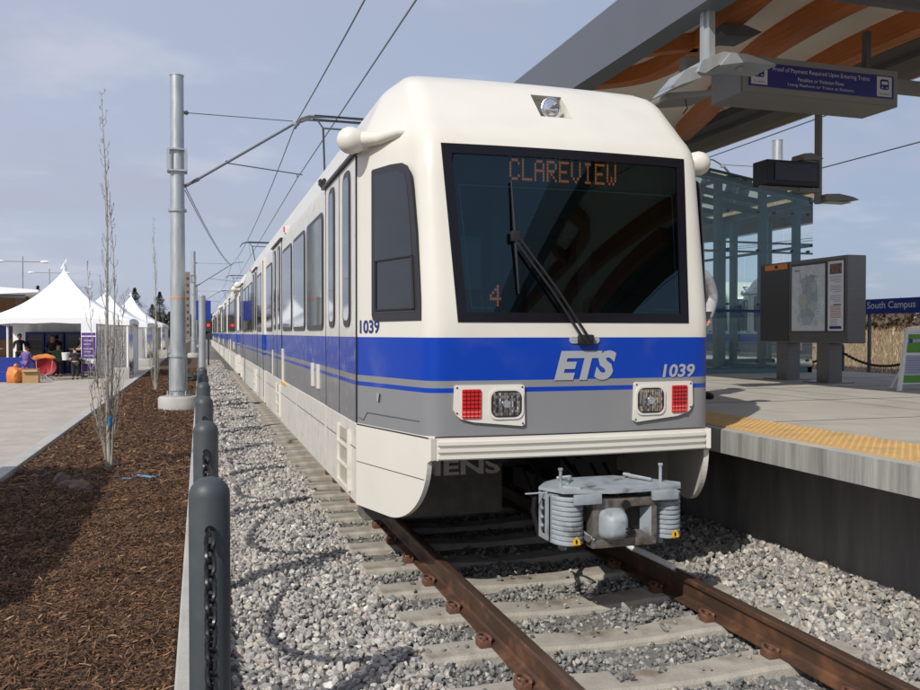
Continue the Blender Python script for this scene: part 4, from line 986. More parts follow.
for k in range(-1, 5):
    for K_ in (R1, R2, R3): arch(K_, 12.6*k)
    arch(R4, 12.6*k, w=.07)
g = MB()
for yy in np.arange(-1, 52, 4.5): g.tube([(5.0,yy,5.45),(9.2,yy+5.5,5.6)], .008, m_wire, 6)
g.build('tension_rod', c)
for yy in (24, 42):
    g = MB(); g.tube([(9.7,yy,.93),(9.7,yy,5.46)], .16, m_steelgrey, 16); g.build('column', c)
# wide dark post near the train's right side, seen under the bracket
g = MB(); g.b2((7.15,16.8,.93),(7.55,17.1,5.35), m_signbox); g.build('column', c)
# horizontal steel member hanging across the right of the canopy
g = MB(); g.box((7.3,7.05,5.04), (2.7,.09,.10), m_steelgrey, .01); g.build('cross_member', c)

# hanging sign
s = thing('hanging_sign', 'blue hanging sign about proof of payment under the canopy', 'sign', (5.45,6.5,3.98))
g = MB(); g.b2((4.58,6.5,3.80), (6.31,6.95,4.14), m_signbox, .008); g.build('sign_box', s)
g = MB(); g.b2((4.60,6.48,3.81), (6.29,6.5,4.13), m_signbox, .004); g.build('frame', s)
g = MB(); g.b2((4.65,6.476,3.865), (6.24,6.48,4.075), m_signblue); g.build('sign_face', s)
g = MB(); yy = 6.4745
g.text('Proof of Payment Required Upon Entering Trains', 1.06, .05, lambda u, v: (4.90+u, yy, 4.0+v), m_signtext); g.text('Penalties or Violation Fines', .5, .034, lambda u, v: (5.17+u, yy, 3.94+v), m_signtext); g.text('Using Platform or Trains at Stations', .72, .034, lambda u, v: (5.06+u, yy, 3.885+v), m_signtext); g.build('sign_lettering', s)
for x0 in (4.675, 6.045):
    g = MB(); g.add([(x0,yy,3.88),(x0+.17,yy,3.88),(x0+.17,yy,4.065),(x0,yy,4.065)], [[0,1,2,3]], m_signtext)
    g.prism(rrect(.10,.095,.02,3,x0+.085,3.992), lambda u, v, q: (u, q, v), yy-.003, yy-.001, m_signblue); g.prism(rrect(.07,.028,.004,2,x0+.085,4.005), lambda u, v, q: (u, q, v), yy-.005, yy-.0035, m_signtext)
    for q in (-.025, .025): g.prism(rrect(.016,.014,.006,2,x0+.085+q,3.962), lambda u, v, q_: (u, q_, v), yy-.005, yy-.0035, m_signtext)
    g.text('To trains', .12, .022, lambda u, v: (x0+.025+u, yy-.001, 3.895+v), m_signblue); g.build('train_pictogram', s)
g = MB(); g.b2((4.32,6.96,4.12), (8.6,7.08,4.24), m_signbox, .005); g.build('hanger_rail', s)
g = MB(); g.b2((4.55,6.98,4.24),(4.61,7.04,4.7), m_steelgrey); g.build('hanger', s); g = MB(); g.b2((6.4,7.0,4.24),(6.46,7.06,4.7), m_steelgrey); g.build('hanger', s)
s.location = (6.8125, 8.125, 4.5575); s.scale = (1.25,)*3
# lighting bracket on its post
t = thing('lamp_bracket', 'grey steel bracket with two flat luminaires on a hanging post beside the sign', 'lamp', (3.95,6,3.7))
g = MB(); g.b2((3.90,5.95,3.86),(3.96,6.02,4.7), m_galv, .004); g.b2((3.88,6.0,3.84),(3.99,6.05,4.7), m_galv, .004); g.build('post', t)
g = MB(); g.prism([(3.50,3.56),(3.66,3.74),(3.76,3.775),(3.80,3.775),(3.80,3.69),(3.62,3.62)], lambda u, v, q: (u, q, v), 5.9, 6.14, m_galv); g.prism([(3.76,3.73),(3.80,3.82),(3.92,3.88),(4.0,3.91),(4.10,3.90),(4.14,3.86),(3.95,3.80),(3.82,3.72)], lambda u, v, q: (u, q, v), 5.88, 6.16, m_galv); g.build('arm', t)
g = MB(); g.box((3.80,6.22,3.60), (.42,.34,.05), m_signbox, .01, (0,R(-8),0)); g.box((3.70,6.15,3.575),(.15,.12,.012), m_lettergrey, 0, (0,R(-8),0)); g.build('luminaire', t)
g = MB(); g.prism([(3.95,3.79),(4.05,3.90),(4.2,3.90),(4.45,3.85),(4.47,3.835),(4.2,3.84)], lambda u, v, q: (u, q, v), 5.86, 6.18, m_galv); g.lathe((4.22,6.0,3.80), [(.02,0),(.035,.03),(.02,.06)], m_lettergrey, 10); g.build('luminaire', t)
g = MB(); g.tube([(3.78,6.1,3.57),(3.80,6.1,3.50),(3.76,6.1,3.45)], .005, m_black, 6); g.build('cable', t); t.location = (4.9375, 7.5, 4.2075); t.scale = (1.25,)*3
t = thing('canopy_floodlight', 'small dark floodlight under the timber arches left of the sign', 'floodlight', (4.75,7.2,4.65)); FL = t; g = MB(); g.prism([(4.72,4.60),(4.76,4.68),(5.0,4.69),(5.2,4.64),(5.08,4.58),(4.78,4.565)], lambda u, v, q: (u, q, v), 7.0, 7.3, m_steelgrey); g.build('housing', t); g = MB(); g.b2((4.78,7.1,4.66),(4.82,7.2,4.92), m_steelgrey); g.build('stem', t)

FL.location = (5.94, 9.0, 5.30); FL.scale = (1.2,)*3
# display board on its mast
t = thing('display_board', 'black electronic display board hanging on a grey mast above the shelter', 'display', (8.35,10.6,3.8))
g = MB(); g.box((8.38,10.75,4.03), (.92,.34,.36), m_black, .01); g.build('housing', t); g = MB(); g.box((8.42,10.572,4.04), (.74,.006,.25), mat('dark_screen', (.02,.022,.026), .25)); g.build('screen', t)
g = MB(); g.tube([(8.93,10.72,3.62),(8.93,10.72,5.5)], .055, m_signbox, 12); g.b2((8.55,10.66,3.78),(8.95,10.78,3.84), m_signbox); g.b2((7.9,10.68,3.80),(8.9,10.76,3.84), m_signbox); g.build('mast', t)
def shoebox(loc, s_, lab, w=.62):
    t = thing('platform_luminaire', lab, 'lamp', loc, 'luminaires on the display mast'); x, y, z = loc
    g = MB(); g.prism([(x,z-.05),(x+.02,z+.04),(x+w*.4,z+.055),(x+w*.8,z+.02),(x+w,z-.02),(x+w*.9,z-.035),(x+.2*w,z-.06)], lambda u, v, q: (u, q, v), y-.14, y+.14, m_signbox); g.build('housing', t)
    g = MB(); g.b2((x+.15*w,y-.1,z-.068),(x+.8*w,y+.1,z-.058), mat('pale_lamp_glass', (.4,.5,.4), .3)); g.build('lens', t)
shoebox((8.95,10.72,3.71), 1, 'grey shoebox luminaire pointing right at the foot of the display mast')
shoebox((8.55,10.72,4.29), 1, 'small dark luminaire just above the display board', .36)

# ------------------------------------------------------------------ glass shelter
t = thing('glass_shelter', 'teal tinted glass shelter with steel posts on the platform', 'shelter', (10,14,.93))
XL, XR, YF, YB = 8.3, 11.05, 13.4, 18.2; rz = lambda x: 4.70-.165*(x-8.3)
posts = [(8.32,YF),(9.05,YF),(10.0,YF),(10.75,YF),(8.4,16),(9.4,YB),(9.75,YB),(10.6,YB),(8.35,YB),(10.9,16)]
for (x, y) in posts:
    g = MB(); g.b2((x-.055,y+.03,.93), (x+.055,y+.16,rz(x)-.08), m_tglass_frame, .005); g.build('post', t)
for a, b in ((XL,9.55),(9.56,10.4),(10.41,XR)):
    g = MB(); g.add([(a,YF,1.02),(b,YF,1.02),(b,YF,rz(b)-.12),(a,YF,rz(a)-.12)], [[0,1,2,3]], g_shelter); g.build('glass_panel', t)
for a, b in ((XL,9.7),(9.71,XR)):
    g = MB(); g.add([(a,YB,1.02),(b,YB,1.02),(b,YB,rz(b)-.12),(a,YB,rz(a)-.12)], [[0,1,2,3]], g_shelter); g.build('glass_panel', t)
g = MB(); g.add([(XR,YF,1.02),(XR,YB,1.02),(XR,YB,rz(XR)-.12),(XR,YF,rz(XR)-.12)], [[0,1,2,3]], g_shelter); g.build('glass_panel', t)
g = MB(); g.add([(XL-.1,YF-.15,rz(XL)),(XR+.1,YF-.15,rz(XR)),(XR+.1,YB+.1,rz(XR)),(XL-.1,YB+.1,rz(XL))], [[0,1,2,3]], g_shelter); g.build('glass_roof', t)
g = MB()
for y in (YF+.02, 15, 16.6, YB-.05):
    g.prism([(XL,rz(XL)-.03),(XR,rz(XR)-.03),(XR,rz(XR)-.16),(XL,rz(XL)-.16)], lambda u, v, q: (u, q, v), y, y+.07, m_tglass_frame)
for x in (XL, XR-.06): g.b2((x,YF,rz(x)-.16),(x+.06,YB,rz(x)-.04), m_tglass_frame)
g.build('roof_frame', t)
g = MB()
for z in (2.05,): g.b2((XL,YF-.012,z),(XR,YF-.004,z+.05), m_signblue)
g.build('blue_stripe', t)
g = MB()
for z in (3.15, 3.32): g.b2((XL,YF+.03,z),(XR,YF+.06,z+.035), m_tglass_frame)
g.b2((XR-.06,YF,3.3),(XR-.02,YB,3.34), m_tglass_frame); g.b2((XL,YF,.93),(XR,YF+.1,1.03), m_tglass_frame); g.b2((XL,YB-.1,.93),(XR,YB,1.03), m_tglass_frame); g.b2((XR-.1,YF,.93),(XR,YB,1.03), m_tglass_frame)
for (x, z) in [(x, z) for x in (8.6,9.2,9.85,10.2,10.6,10.95) for z in (1.15,2.2,3.2,3.9)]:
    g.tube([(x,YF-.02,z),(x,YF+.05,z)], .022, m_steelgrey, 8)
g.build('glazing_rail', t)

# ------------------------------------------------------------------ information panel
t = thing('information_panel', 'stainless information panel on two legs showing a map and a notice', 'information panel', (8.85,10.9,.93))
xf = 8.85
g = MB(); g.b2((xf,10.0,1.52), (xf+.32,11.98,2.79), m_stain, .01); g.build('cabinet', t)
g = MB(); g.b2((xf-.006,11.27,1.54),(xf,11.97,2.77), mat('dark_stainless', (.10,.10,.095), .4, metal=.7)); g.build('dark_door', t)
g = MB(); g.b2((xf-.012,11.30,2.68),(xf-.006,11.85,2.765), m_orange); g.b2((xf-.014,11.53,2.70),(xf-.012,11.60,2.75), m_black); g.build('orange_label', t)
for y in (10.42, 11.35):
    g = MB(); g.b2((xf+.02,y-.02,.94),(xf+.26,y+.24,1.52), m_signbox if False else m_stain, .005); g.build('leg', t)
    g = MB(); g.b2((xf-.12,y-.15,.93),(xf+.36,y+.38,.945), m_stain); g.build('base_plate', t)
P = lambda y0, y1, z0, z1, q, m, g: g.b2((xf-q-.003,y0,z0),(xf-q,y1,z1), m)
g = MB(); P(10.46,11.20,1.70,2.70,.0,m_map,g); mp = g.build('map_poster', t)
def rough_poly(g, cy, cz, a, b, q, m, seed):
    r0 = random.Random(seed); n = 18; g.add([(xf-q, cy+a*math.cos(2*math.pi*k/n)*r0.uniform(.7,1.1), cz+b*math.sin(2*math.pi*k/n)*r0.uniform(.7,1.1)) for k in range(n)], [list(range(n))], m)
mm = mat('map_area', (.40,.48,.50), .5); mr_ = mat('map_line', (.30,.36,.42), .5)
g = MB(); rough_poly(g, 10.80, 2.25, .2, .36, .0045, mm, 3); rough_poly(g, 10.83, 1.98, .17, .2, .0047, mm, 5)
for k, (yy_, zz_, aa, bb) in enumerate(((10.70,2.38,.07,.12),(10.92,2.42,.08,.10),(10.95,2.15,.09,.13),(10.72,2.08,.10,.10),(10.85,1.85,.14,.07),(10.66,1.82,.05,.06),(11.03,1.9,.05,.08))): rough_poly(g, yy_, zz_, aa, bb, .005+.0001*k, mat('map_tint_%s' % 'abc'[k % 3], ((.50,.60,.58),(.46,.52,.60),(.55,.57,.50))[k % 3], .5), 20+k)
r0 = random.Random(5)
for k in range(70):
    y, z = 10.8+r0.uniform(-.22,.22), 2.18+r0.uniform(-.34,.38); 
    if k % 2: g.b2((xf-.0067,y-r0.uniform(.02,.1),z),(xf-.0064,y+r0.uniform(.02,.1),z+.003), mr_)
    else: g.b2((xf-.0063,y,z-r0.uniform(.02,.12)),(xf-.006,y+.003,z+r0.uniform(.02,.12)), mr_)
g.b2((xf-.0062,11.02,2.62),(xf-.0058,11.13,2.635), m_txt); g.build('map_print', mp)
g = MB(); P(10.08,10.40,1.70,2.72,.0,m_paper,g); nt_ = g.build('notice_poster', t)
g = MB(); 
P(10.12,10.36,2.53,2.68,.004,mat('photo_print', (.05,.04,.10), .5, vcol=(.35,.2,.12), vs=14),g); P(10.12,10.36,1.73,1.77,.004,m_signblue,g)
for k in range(16):
    z = 2.49-k*.028; 
    if k % 5 != 4: P(10.13,10.35-(.08 if k % 5 == 3 else 0),z,z+.007,.0045,mat('grey_print', (.3,.3,.33), .5),g)
for k in range(6): P(10.13,10.35,2.04-k*.03,2.055-k*.03,.0045,mat('pink_print', (.55,.35,.28), .5),g)
P(10.13,10.28,2.075,2.09,.0045,m_txt,g)
for k in range(4): P(10.2,10.35,1.86-k*.025,1.866-k*.025,.0045,MATS['grey_print'],g)
g.build('notice_print', nt_)
g = MB()
for (a, b) in ((10.46,11.20),(10.08,10.40)):
    for (y0, y1, z0, z1) in ((a-.02,a,1.68,2.74),(b,b+.02,1.68,2.74),(a,b,1.68,1.70),(a,b,2.72 if a < 10.2 else 2.70,2.74)): P(y0,y1,z0,z1,.002,MATS['dark_stainless'],g)
g.build('poster_frame', t)

# ------------------------------------------------------------------ a-frame sign
t = thing('a_frame_sign', 'white framed folding sign with green and lilac panels on the platform', 'folding sign', (8.9,8.8,.93))
def af(u, v, q): 
    return (8.52+u+v*.36*.45, 8.72+q+v*.26, .94+v*.97)
for nm, dy in (('front_board', 0), ('rear_board', 1)):
    tp = lambda u, v: 8.875+(u-.375)*(1-.5*v)+.14*v
    F = (lambda u, v, q: (tp(u, v), 8.72+q+.20*v, .935+v*.80)) if not dy else (lambda u, v, q: (tp(u, v)+.30, 9.15+q-.22*v, .935+v*.80))
    g = MB(); g.prism([(0,0),(.05,0),(.05,1),(0,1)], F, -.02, .02, m_plastic); g.prism([(.70,0),(.75,0),(.75,1),(.70,1)], F, -.02, .02, m_plastic); g.prism([(.05,.93),(.70,.93),(.70,1),(.05,1)], F, -.02, .02, m_plastic); g.prism([(.05,.10),(.70,.10),(.70,.93),(.05,.93)], F, -.008, .008, m_plastic); fb = g.build(nm, t)
    if not dy:
        g = MB()
        for (v0, v1, m) in ((.12,.24,m_green),(.25,.56,m_lilac),(.60,.90,m_green)): g.prism([(.06,v0),(.69,v0),(.69,v1),(.06,v1)], F, -.012, -.009, m)
        g.prism([(.06,.76),(.69,.78),(.69,.83),(.06,.81)], F, -.015, -.0125, m_lilac); g.prism(rrect(.1,.07,.03,4,.14,.79), F, -.018, -.0155, m_navy)
        for k in range(7): g.prism([(.09,.28+k*.037),(.62,.28+k*.037),(.62,.29+k*.037),(.09,.29+k*.037)], F, -.015, -.0125, mat('violet_print', (.2,.2,.32), .5))
        g.build('printed_panel', fb)

# station name band, rear bollards and chains
t = thing('station_name_sign', 'blue South Campus name band along the back of the platform', 'sign', (12.2,11,.93))
g = MB(); g.b2((12.2,4.0,2.03), (12.24,21.5,2.31), m_signblue2); g.build('band', t)
def band_text(g): 
    g.text('South Campus', 1.15, .17, lambda u, v: (12.196, 13.27-u, 2.09+v), m_blueletter, bold=.01)
g = MB(); band_text(g); g.build('sign_lettering', t)
for y in (4.5, 13.3, 17.5, 21): 
    g = MB(); g.tube([(12.28,y,.4),(12.28,y,2.3)], .035, m_steelgrey, 10); g.build('post', t)
rb = [7.6, 9.4, 11.7, 13.8, 15.9, 18.0, 20.1]
rlab = ['low black bollard behind the platform beyond the folding sign, nearest of its row', 'low black bollard at the back of the platform behind the folding sign', 'low black bollard in front of the dry grass, between the panel and the folding sign', 'low black bollard seen between the legs of the information panel', 'low black bollard seen through the right of the glass shelter', 'low black bollard seen through the middle of the glass shelter', 'low black bollard seen through the left of the glass shelter']
for k, y in enumerate(rb):
    t = thing('low_bollard', rlab[k], 'bollard', (12.05,y,.45), 'low black bollards behind the platform'); g = MB(); g.lathe((12.05,y,.45), [(.07,0),(.07,.94),(.055,1.0),(.02,1.02)], m_chain, 16); g.build('post', t)
    if k < len(rb)-1: chain_obj((12.05,y+.08,1.28), (12.05,rb[k+1]-.08,1.28), .22, .035, .012, 'rusty dark chain sagging from the ' + ['first','second','third','fourth','fifth','sixth'][k] + ' low bollard behind the platform', 'chains behind the platform', m=m_trunk)

# dry grass bank beyond the platform
g = MB(); xs_ = [11.95,12.4,13.5,16,22,35,60,90,140]; zs_ = [.70,.68,.70,.85,1.05,1.35,2.0,2.5,2.3]; yv = np.arange(-30, 260, 6.0)
vs = [(x, y, z+.12*math.sin(y*.3+x*.2)*min(1, (x-11.9)/6)) for y in yv for x, z in zip(xs_, zs_)]; n = len(xs_)
g.add(vs, [[j*n+i, j*n+i+1, (j+1)*n+i+1, (j+1)*n+i] for j in range(len(yv)-1) for i in range(n-1)], m_grass, True); structure(g, 'grass_bank')
n = 60000; x = 12.2+rng.beta(1, 2.4, n)*50; y = rng.uniform(4, 90, n)*(x/30+.25); z = np.interp(x, xs_, zs_)+.12*np.sin(y*.3+x*.2)*np.minimum(1, (x-11.9)/6)
clump = .5+.5*np.sin(x*1.7+np.sin(y*.9)*2)*np.sin(y*1.1+x*.3)
h = rng.uniform(.10, .42, n)*(.35+.8*clump)*np.clip(x/26, .5, 1.5); a = rng.uniform(0, math.pi, n); w = .012*np.clip(x/14, 1, 4); ln = rng.normal(0, .25, (n, 2))*h[:, None]
V = np.stack([np.c_[x-np.cos(a)*w, y-np.sin(a)*w, z-.02], np.c_[x+np.cos(a)*w, y+np.sin(a)*w, z-.02], np.c_[x+ln[:,0], y+ln[:,1], z+h]], 1).reshape(-1, 3)
gt = np.array([(.33,.245,.14),(.26,.19,.105),(.42,.33,.20),(.18,.13,.075),(.23,.155,.09)]); cc = gt[rng.integers(0, 5, n)]*rng.uniform(.7, 1.15, (n, 1))
tag(npmesh('dry_grass', V, np.arange(3*n).reshape(-1, 3), m_blade, np.repeat(cc, 3, 0)), 'tall dry tan grass on the bank behind the platform', 'dry grass', kind='stuff')

# bushes / far tree line
def twiggy(name, pts, m, n, r, h, lab, cat, kind=None):
    V = []; F = []; i = 0
    r0 = np.random.default_rng(11)
    P = np.array(pts); idx = r0.integers(0, len(P), n); base = P[idx]; u = r0.normal(0, 1, (n, 3)); u /= np.linalg.norm(u, axis=1)[:, None]; rad = r0.random(n)**(1/2.4)
    c_ = base+u*rad[:, None]*np.c_[np.full(n, r), np.full(n, r), np.full(n, h/2)]+np.array([0,0,h/2]); s_ = r0.uniform(.5, 1.3, n)[:, None]*r*.12
    a_ = r0.normal(0, 1, (n, 3))*s_; b_ = r0.normal(0, 1, (n, 3))*s_
    V = np.stack([c_-a_, c_+b_, c_+a_*.8-b_*.5], 1).reshape(-1, 3)
    o = npmesh(name, V, np.arange(3*n).reshape(-1, 3), m); return tag(o, lab, cat, kind=kind)
m_brush = mat('brown_brush', (.13,.095,.065), .9, var=.35, vs=.6); m_dkbrush = mat('dark_brush', (.05,.045,.032), .9, var=.35, vs=.3)
twiggy('far_brush', [(60+rng.uniform(-3,3), 30+k*2.6, 2.0) for k in range(40)], m_brush, 12000, 1.9, 2.3, 'band of bare brown brush behind the dry grass', 'brush', 'stuff')
twiggy('far_woodland', [(x_, 330+rng.uniform(-20,20), -.4) for x_ in np.linspace(-170, 60, 60)]+[(x_, 300+rng.uniform(-20,20), 0) for x_ in np.linspace(60, 420, 50)], m_dkbrush, 24000, 7, 9, 'dark distant line of trees along the horizon', 'woodland', 'stuff')
def conifer(x, y, h, r, lab, seed):
    t = thing('conifer', lab, 'tree', (x,y,GZ), 'dark conifers beyond the tents'); g = MB(); g.tube([(x,y,GZ),(x,y,GZ+h*.95)], [h*.022,.03], m_trunk, 8); g.build('trunk', t)
    r1 = np.random.default_rng(seed); n = 5200; q = r1.random(n)**.8; zc_ = GZ+h*(.06+.94*q); lay = .78+.3*np.sin(q*38+r1.uniform(0,.6,n)); an = r1.uniform(0, 6.283, n); lob = 1+.22*np.sin(an*5+q*20)
    rr = r*(1-q)**.82*lay*lob*np.sqrt(r1.uniform(.12, 1, n)); c_ = np.c_[x+rr*np.cos(an), y+rr*np.sin(an), zc_-rr*.18]
    d = np.c_[np.cos(an), np.sin(an), np.full(n, -.25)]; s_ = r1.uniform(.012, .035, n)[:, None]*h; sd_ = np.c_[-np.sin(an), np.cos(an), r1.uniform(-.3,.3,n)]*s_*.35
    V = np.stack([c_-sd_, c_+sd_, c_+d*s_], 1).reshape(-1, 3)-np.array([x, y, GZ]); o = npmesh('crown', V, np.arange(3*n).reshape(-1, 3), m_conif); o.parent = t
conifer(-10.3, 150, 9.3, 3.9, 'dark conifer behind the third tent, left one of the pair', 1); conifer(-6.4, 150, 8.7, 3.2, 'dark conifer just left of the near catenary mast', 2)
conifer(-24.8, 150, 9.4, 1.8, 'small distant conifer left of the first tent peak', 3); conifer(-29, 165, 8.2, 2.2, 'tiny conifer top above the white roof at the far left', 4)
conifer(-8.5, 168, 7.2, 3.5, 'low dark conifer between the two larger ones', 6)
t = thing('tower_block', 'brown-grey tower block far behind the near catenary mast', 'building', (-4.3,300,-.4)); g = MB(); g.b2((-6,300,-.4),(-3.2,306,22.2), m_tower); g.build('wall', t)
g = MB()
for k in range(9): 
    for q in range(2): g.b2((-5.6+q*1.3,299.93,1.5+k*2.25),(-4.9+q*1.3,299.99,2.4+k*2.25), m_trunk)
g.build('window', t)
t = thing('low_building', 'long low building with a white flat roof left of the tents', 'building', (-14,70,GZ))
g = MB(); g.prism([(-22,5.45),(-10.9,4.72),(-10.9,4.55),(-14,4.35),(-22,4.4)], lambda u, v, q: (u, q, v), 66, 78, m_white); g.build('roof', t)
g = MB(); g.b2((-22,70,GZ),(-13.1,76,4.35), m_wood); g.b2((-22,69.95,1.2),(-13.4,69.99,2.2), m_navy); g.b2((-22,66.2,4.15),(-11.8,66.5,4.38), m_steelgrey); g.build('wall', t)
g = MB(); g.tube([(-12.6,68,2.2),(-11.9,68,4.3)], .12, m_trunk, 10); g.tube([(-12.6,68,GZ),(-12.6,68,2.2)], .15, m_trunk, 10); g.build('column', t)
def lot_lamp(x, y, zt, arm, lab):
    t = thing('lot_lamp', lab, 'lamp', (x,y,GZ), 'twin-armed lot lamps'); g = MB(); g.tube([(x,y,GZ),(x,y,zt+.5)], .07, m_galv, 8); g.tube([(x-arm,y,zt),(x+arm,y,zt)], .05, m_galv, 6); g.build('pole', t)
    for s_ in (-1, 1): g = MB(); lump(g, (x+s_*arm,y,zt), (.42,.2,.14), m_plastic, 1, 2, .05); g.build('lamp_head', t)
lot_lamp(-16.2, 90, 8.5, 1.95, 'nearer twin-armed lot lamp above the white roof'); lot_lamp(-18.5, 120, 9.4, 2.1, 'second twin-armed lot lamp beside the tent peak'); lot_lamp(-20.4, 160, 9.6, 2.1, 'farthest twin-armed lot lamp just left of the tent peak')

# ------------------------------------------------------------------ tents
def tent(x0, x1, y0, y1, eave, peak, lab, walls=True, flag=1):
    t = thing('marquee', lab, 'tent', ((x0+x1)/2,(y0+y1)/2,GZ), 'white peaked marquees'); cx, cy = (x0+x1)/2, (y0+y1)/2; g = MB(); N = 32; M_ = 14; vs = []
    for j in range(M_+1):
        q = j/M_
        for i in range(N):
            a = i/N*4; s_ = int(a); f = a-s_
            c_ = [(x0,y0),(x1,y0),(x1,y1),(x0,y1)]; A_, B_ = c_[s_], c_[(s_+1) % 4]; px, py = A_[0]+(B_[0]-A_[0])*f, A_[1]+(B_[1]-A_[1])*f
            rr = 1-q; sag = 4*f*(1-f)
            z = eave+(peak-eave)*(.42*q+.58*q**2.6)+.10*sag*rr*(1-q)
            vs.append((cx+(px-cx)*rr*.999+.0, cy+(py-cy)*rr*.999, z))
    g.add(vs, [[j*N+i, j*N+(i+1) % N, (j+1)*N+(i+1) % N, (j+1)*N+i] for j in range(M_) for i in range(N)], m_white, True)
    val = [(v[0], v[1], v[2]-.2-.03*(i % 2)) for i, v in enumerate(vs[:N])]; b = len(g.v); g.add(vs[:N]+val, [[i, (i+1) % N, N+(i+1) % N, N+i] for i in range(N)], m_white)
    g.build('roof', t, sharp=60)
    g = MB(); g.tube([(cx,cy,peak-.15),(cx,cy,peak+.15)], .06, m_white, 8); g.add([(cx-.16,cy,peak+.05),(cx+.03,cy+.01,peak+.02),(cx+.1*flag,cy,peak+.5),(cx-.02,cy,peak+.3)], [[0,1,2,3]], m_white); g.add([(cx-.1,cy-.1,peak-.02),(cx+.1,cy+.1,peak-.02),(cx+.06,cy,peak+.4)], [[0,1,2]], m_white); g.build('finial', t)
    for (px, py) in ((x0+.08,y0+.08),(x1-.08,y0+.08),(x0+.08,y1-.08),(x1-.08,y1-.08)): g = MB(); g.tube([(px,py,GZ),(px,py,eave)], .05, m_plastic, 8); g.build('pole', t)
    if walls:
        def curtain(ax, ay, bx, by, m, zb=GZ+.02, nm='side_curtain', amp=.05):
            g = MB(); n = 70; vs = []; r0 = random.Random(int(ax*7+ay)); ph = r0.uniform(0, 6)
            dx, dy = bx-ax, by-ay; L = math.hypot(dx, dy); nx_, ny_ = -dy/L, dx/L
            for i in range(n+1):
                f = i/n; w = amp*(math.sin(f*L*5+ph)+.6*math.sin(f*L*11.3+ph*2)+.4*r0.uniform(-1,1))
                vs += [(ax+dx*f+nx_*w*.2, ay+dy*f+ny_*w*.2, eave-.05), (ax+dx*f+nx_*w, ay+dy*f+ny_*w, zb)]
            g.add(vs, [[2*i, 2*i+2, 2*i+3, 2*i+1] for i in range(n)], m, True); g.build(nm, t)
        ym_ = (y0+y1)/2; curtain(x1-.1, y0+.1, x1-.1, ym_-.05, g_clear, nm='clear_curtain'); curtain(x1-.1, ym_, x1-.1, y1-.1, m_white)
        curtain(x0+.3, y1-.15, x1-.1, y1-.15, m_white)
    return t, (curtain if walls else None)
t1, cur = tent(-8.3, -2.72, 36.7, 42.3, 2.18, 4.35, 'nearest large white marquee with people and tables in its open front')
cur(-3.95, 36.75, -2.85, 36.75, g_clear, nm='clear_curtain', amp=.09)
t2, cur2 = tent(-8.1, -2.75, 49.5, 62.5, 2.18, 4.25, 'second white marquee, half hidden behind the nearest one'); cur2(-5.0, 49.6, -2.8, 49.6, g_clear, nm='clear_curtain', amp=.1)
t3, cur3 = tent(-8.0, -2.7, 68, 80, 2.3, 4.7, 'farthest white marquee with a flag-like tip, in front of the conifers', flag=-1)
tent(-9.9, -3.85, 3.8, 9.95, 2.87, 4.3, 'white marquee added out of view left of the frame to shade the mulch', walls=False)  # unseen marquee, added to cast the shade patch on the mulch

def table(x, y, w, d, h, m, lab, cloth=False):
    t = thing('folding_table', lab, 'table', (x,y,GZ), 'tables in the marquee'); g = MB(); g.b2((x-w/2,y-d/2,GZ+h-.04),(x+w/2,y+d/2,GZ+h), m, .01); g.build('table_top', t)
    if cloth: g = MB(); g.b2((x-w/2-.01,y-d/2-.012,GZ+.05),(x+w/2+.01,y-d/2,GZ+h-.01), m_bluecloth); g.build('cloth', t)
    for sx in (-1, 1):
        for sy in (-1, 1): g = MB(); g.tube([(x+sx*(w/2-.1),y+sy*(d/2-.08),GZ),(x+sx*(w/2-.1),y+sy*(d/2-.08),GZ+h-.04)], .02, m_steelgrey, 6); g.build('leg', t)
table(-7.3, 40.3, 2.6, .7, .75, m_bluecloth, 'long table with a blue cloth at the left of the marquee', True)
table(-5.1, 36.2, 1.6, .7, .75, m_black, 'dark folding table under the white bucket in front of the marquee')
table(-4.0, 39.0, 1.7, .7, .75, mat('pale_table', (.4,.4,.42), .6), 'pale folding table at the right end of the marquee')
g = MB(); g.lathe((-5.0,36.1,GZ+.75), [(.13,0),(.155,.27),(.16,.28),(.15,.29)], m_plastic, 20); solo(g, 'bucket', 'white bucket standing on the dark folding table', 'bucket', (-5.0,36.1,GZ+.75))
g = MB(); lump(g, (-5.75,36.0,GZ+.84), (.42,.3,.14), m_orangebag, 4, 3, .2); solo(g, 'orange_jacket', 'orange jacket heaped on the red chair', 'jacket', (-5.75,36,GZ+.72))
g = MB(); lump(g, (-4.65,36.1,GZ+.80), (.3,.24,.1), mat('beige_cloth', (.35,.3,.25), .8), 9, 3, .25); solo(g, 'cloth_heap', 'beige cloth heap beside the white bucket', 'cloth', (-4.65,36.1,GZ+.75))
g = MB(); lump(g, (-3.75,39,GZ+.83), (.5,.3,.12), mat('light_blue_cloth', (.1,.25,.55), .8), 10, 3, .25); solo(g, 'blue_cloth_heap', 'light blue cloth heap on the pale table', 'cloth', (-3.75,39,GZ+.75))
g = MB(); lump(g, (-6.37,34.0,GZ+.27), (.30,.26,.33), m_orangebag, 21, 3, .18); lump(g, (-6.36,34,GZ+.62), (.08,.08,.08), m_orangebag, 3, 2, .2); solo(g, 'orange_bag', 'full orange plastic bag standing on the pavement beside the cardboard box', 'bag', (-6.37,34,GZ))
t = thing('cardboard_box', 'brown cardboard box on the pavement right of the orange bag', 'box', (-5.87,34,GZ)); g = MB(); g.b2((-6.12,33.8,GZ),(-5.6,34.2,GZ+.42), m_card); g.build('carton', t); g = MB(); g.box((-5.87,33.76,GZ+.44),(.5,.16,.012), m_card, 0, (R(25),0,0)); g.box((-5.87,34.24,GZ+.45),(.5,.16,.012), m_card, 0, (R(-35),0,0)); g.build('flap', t)
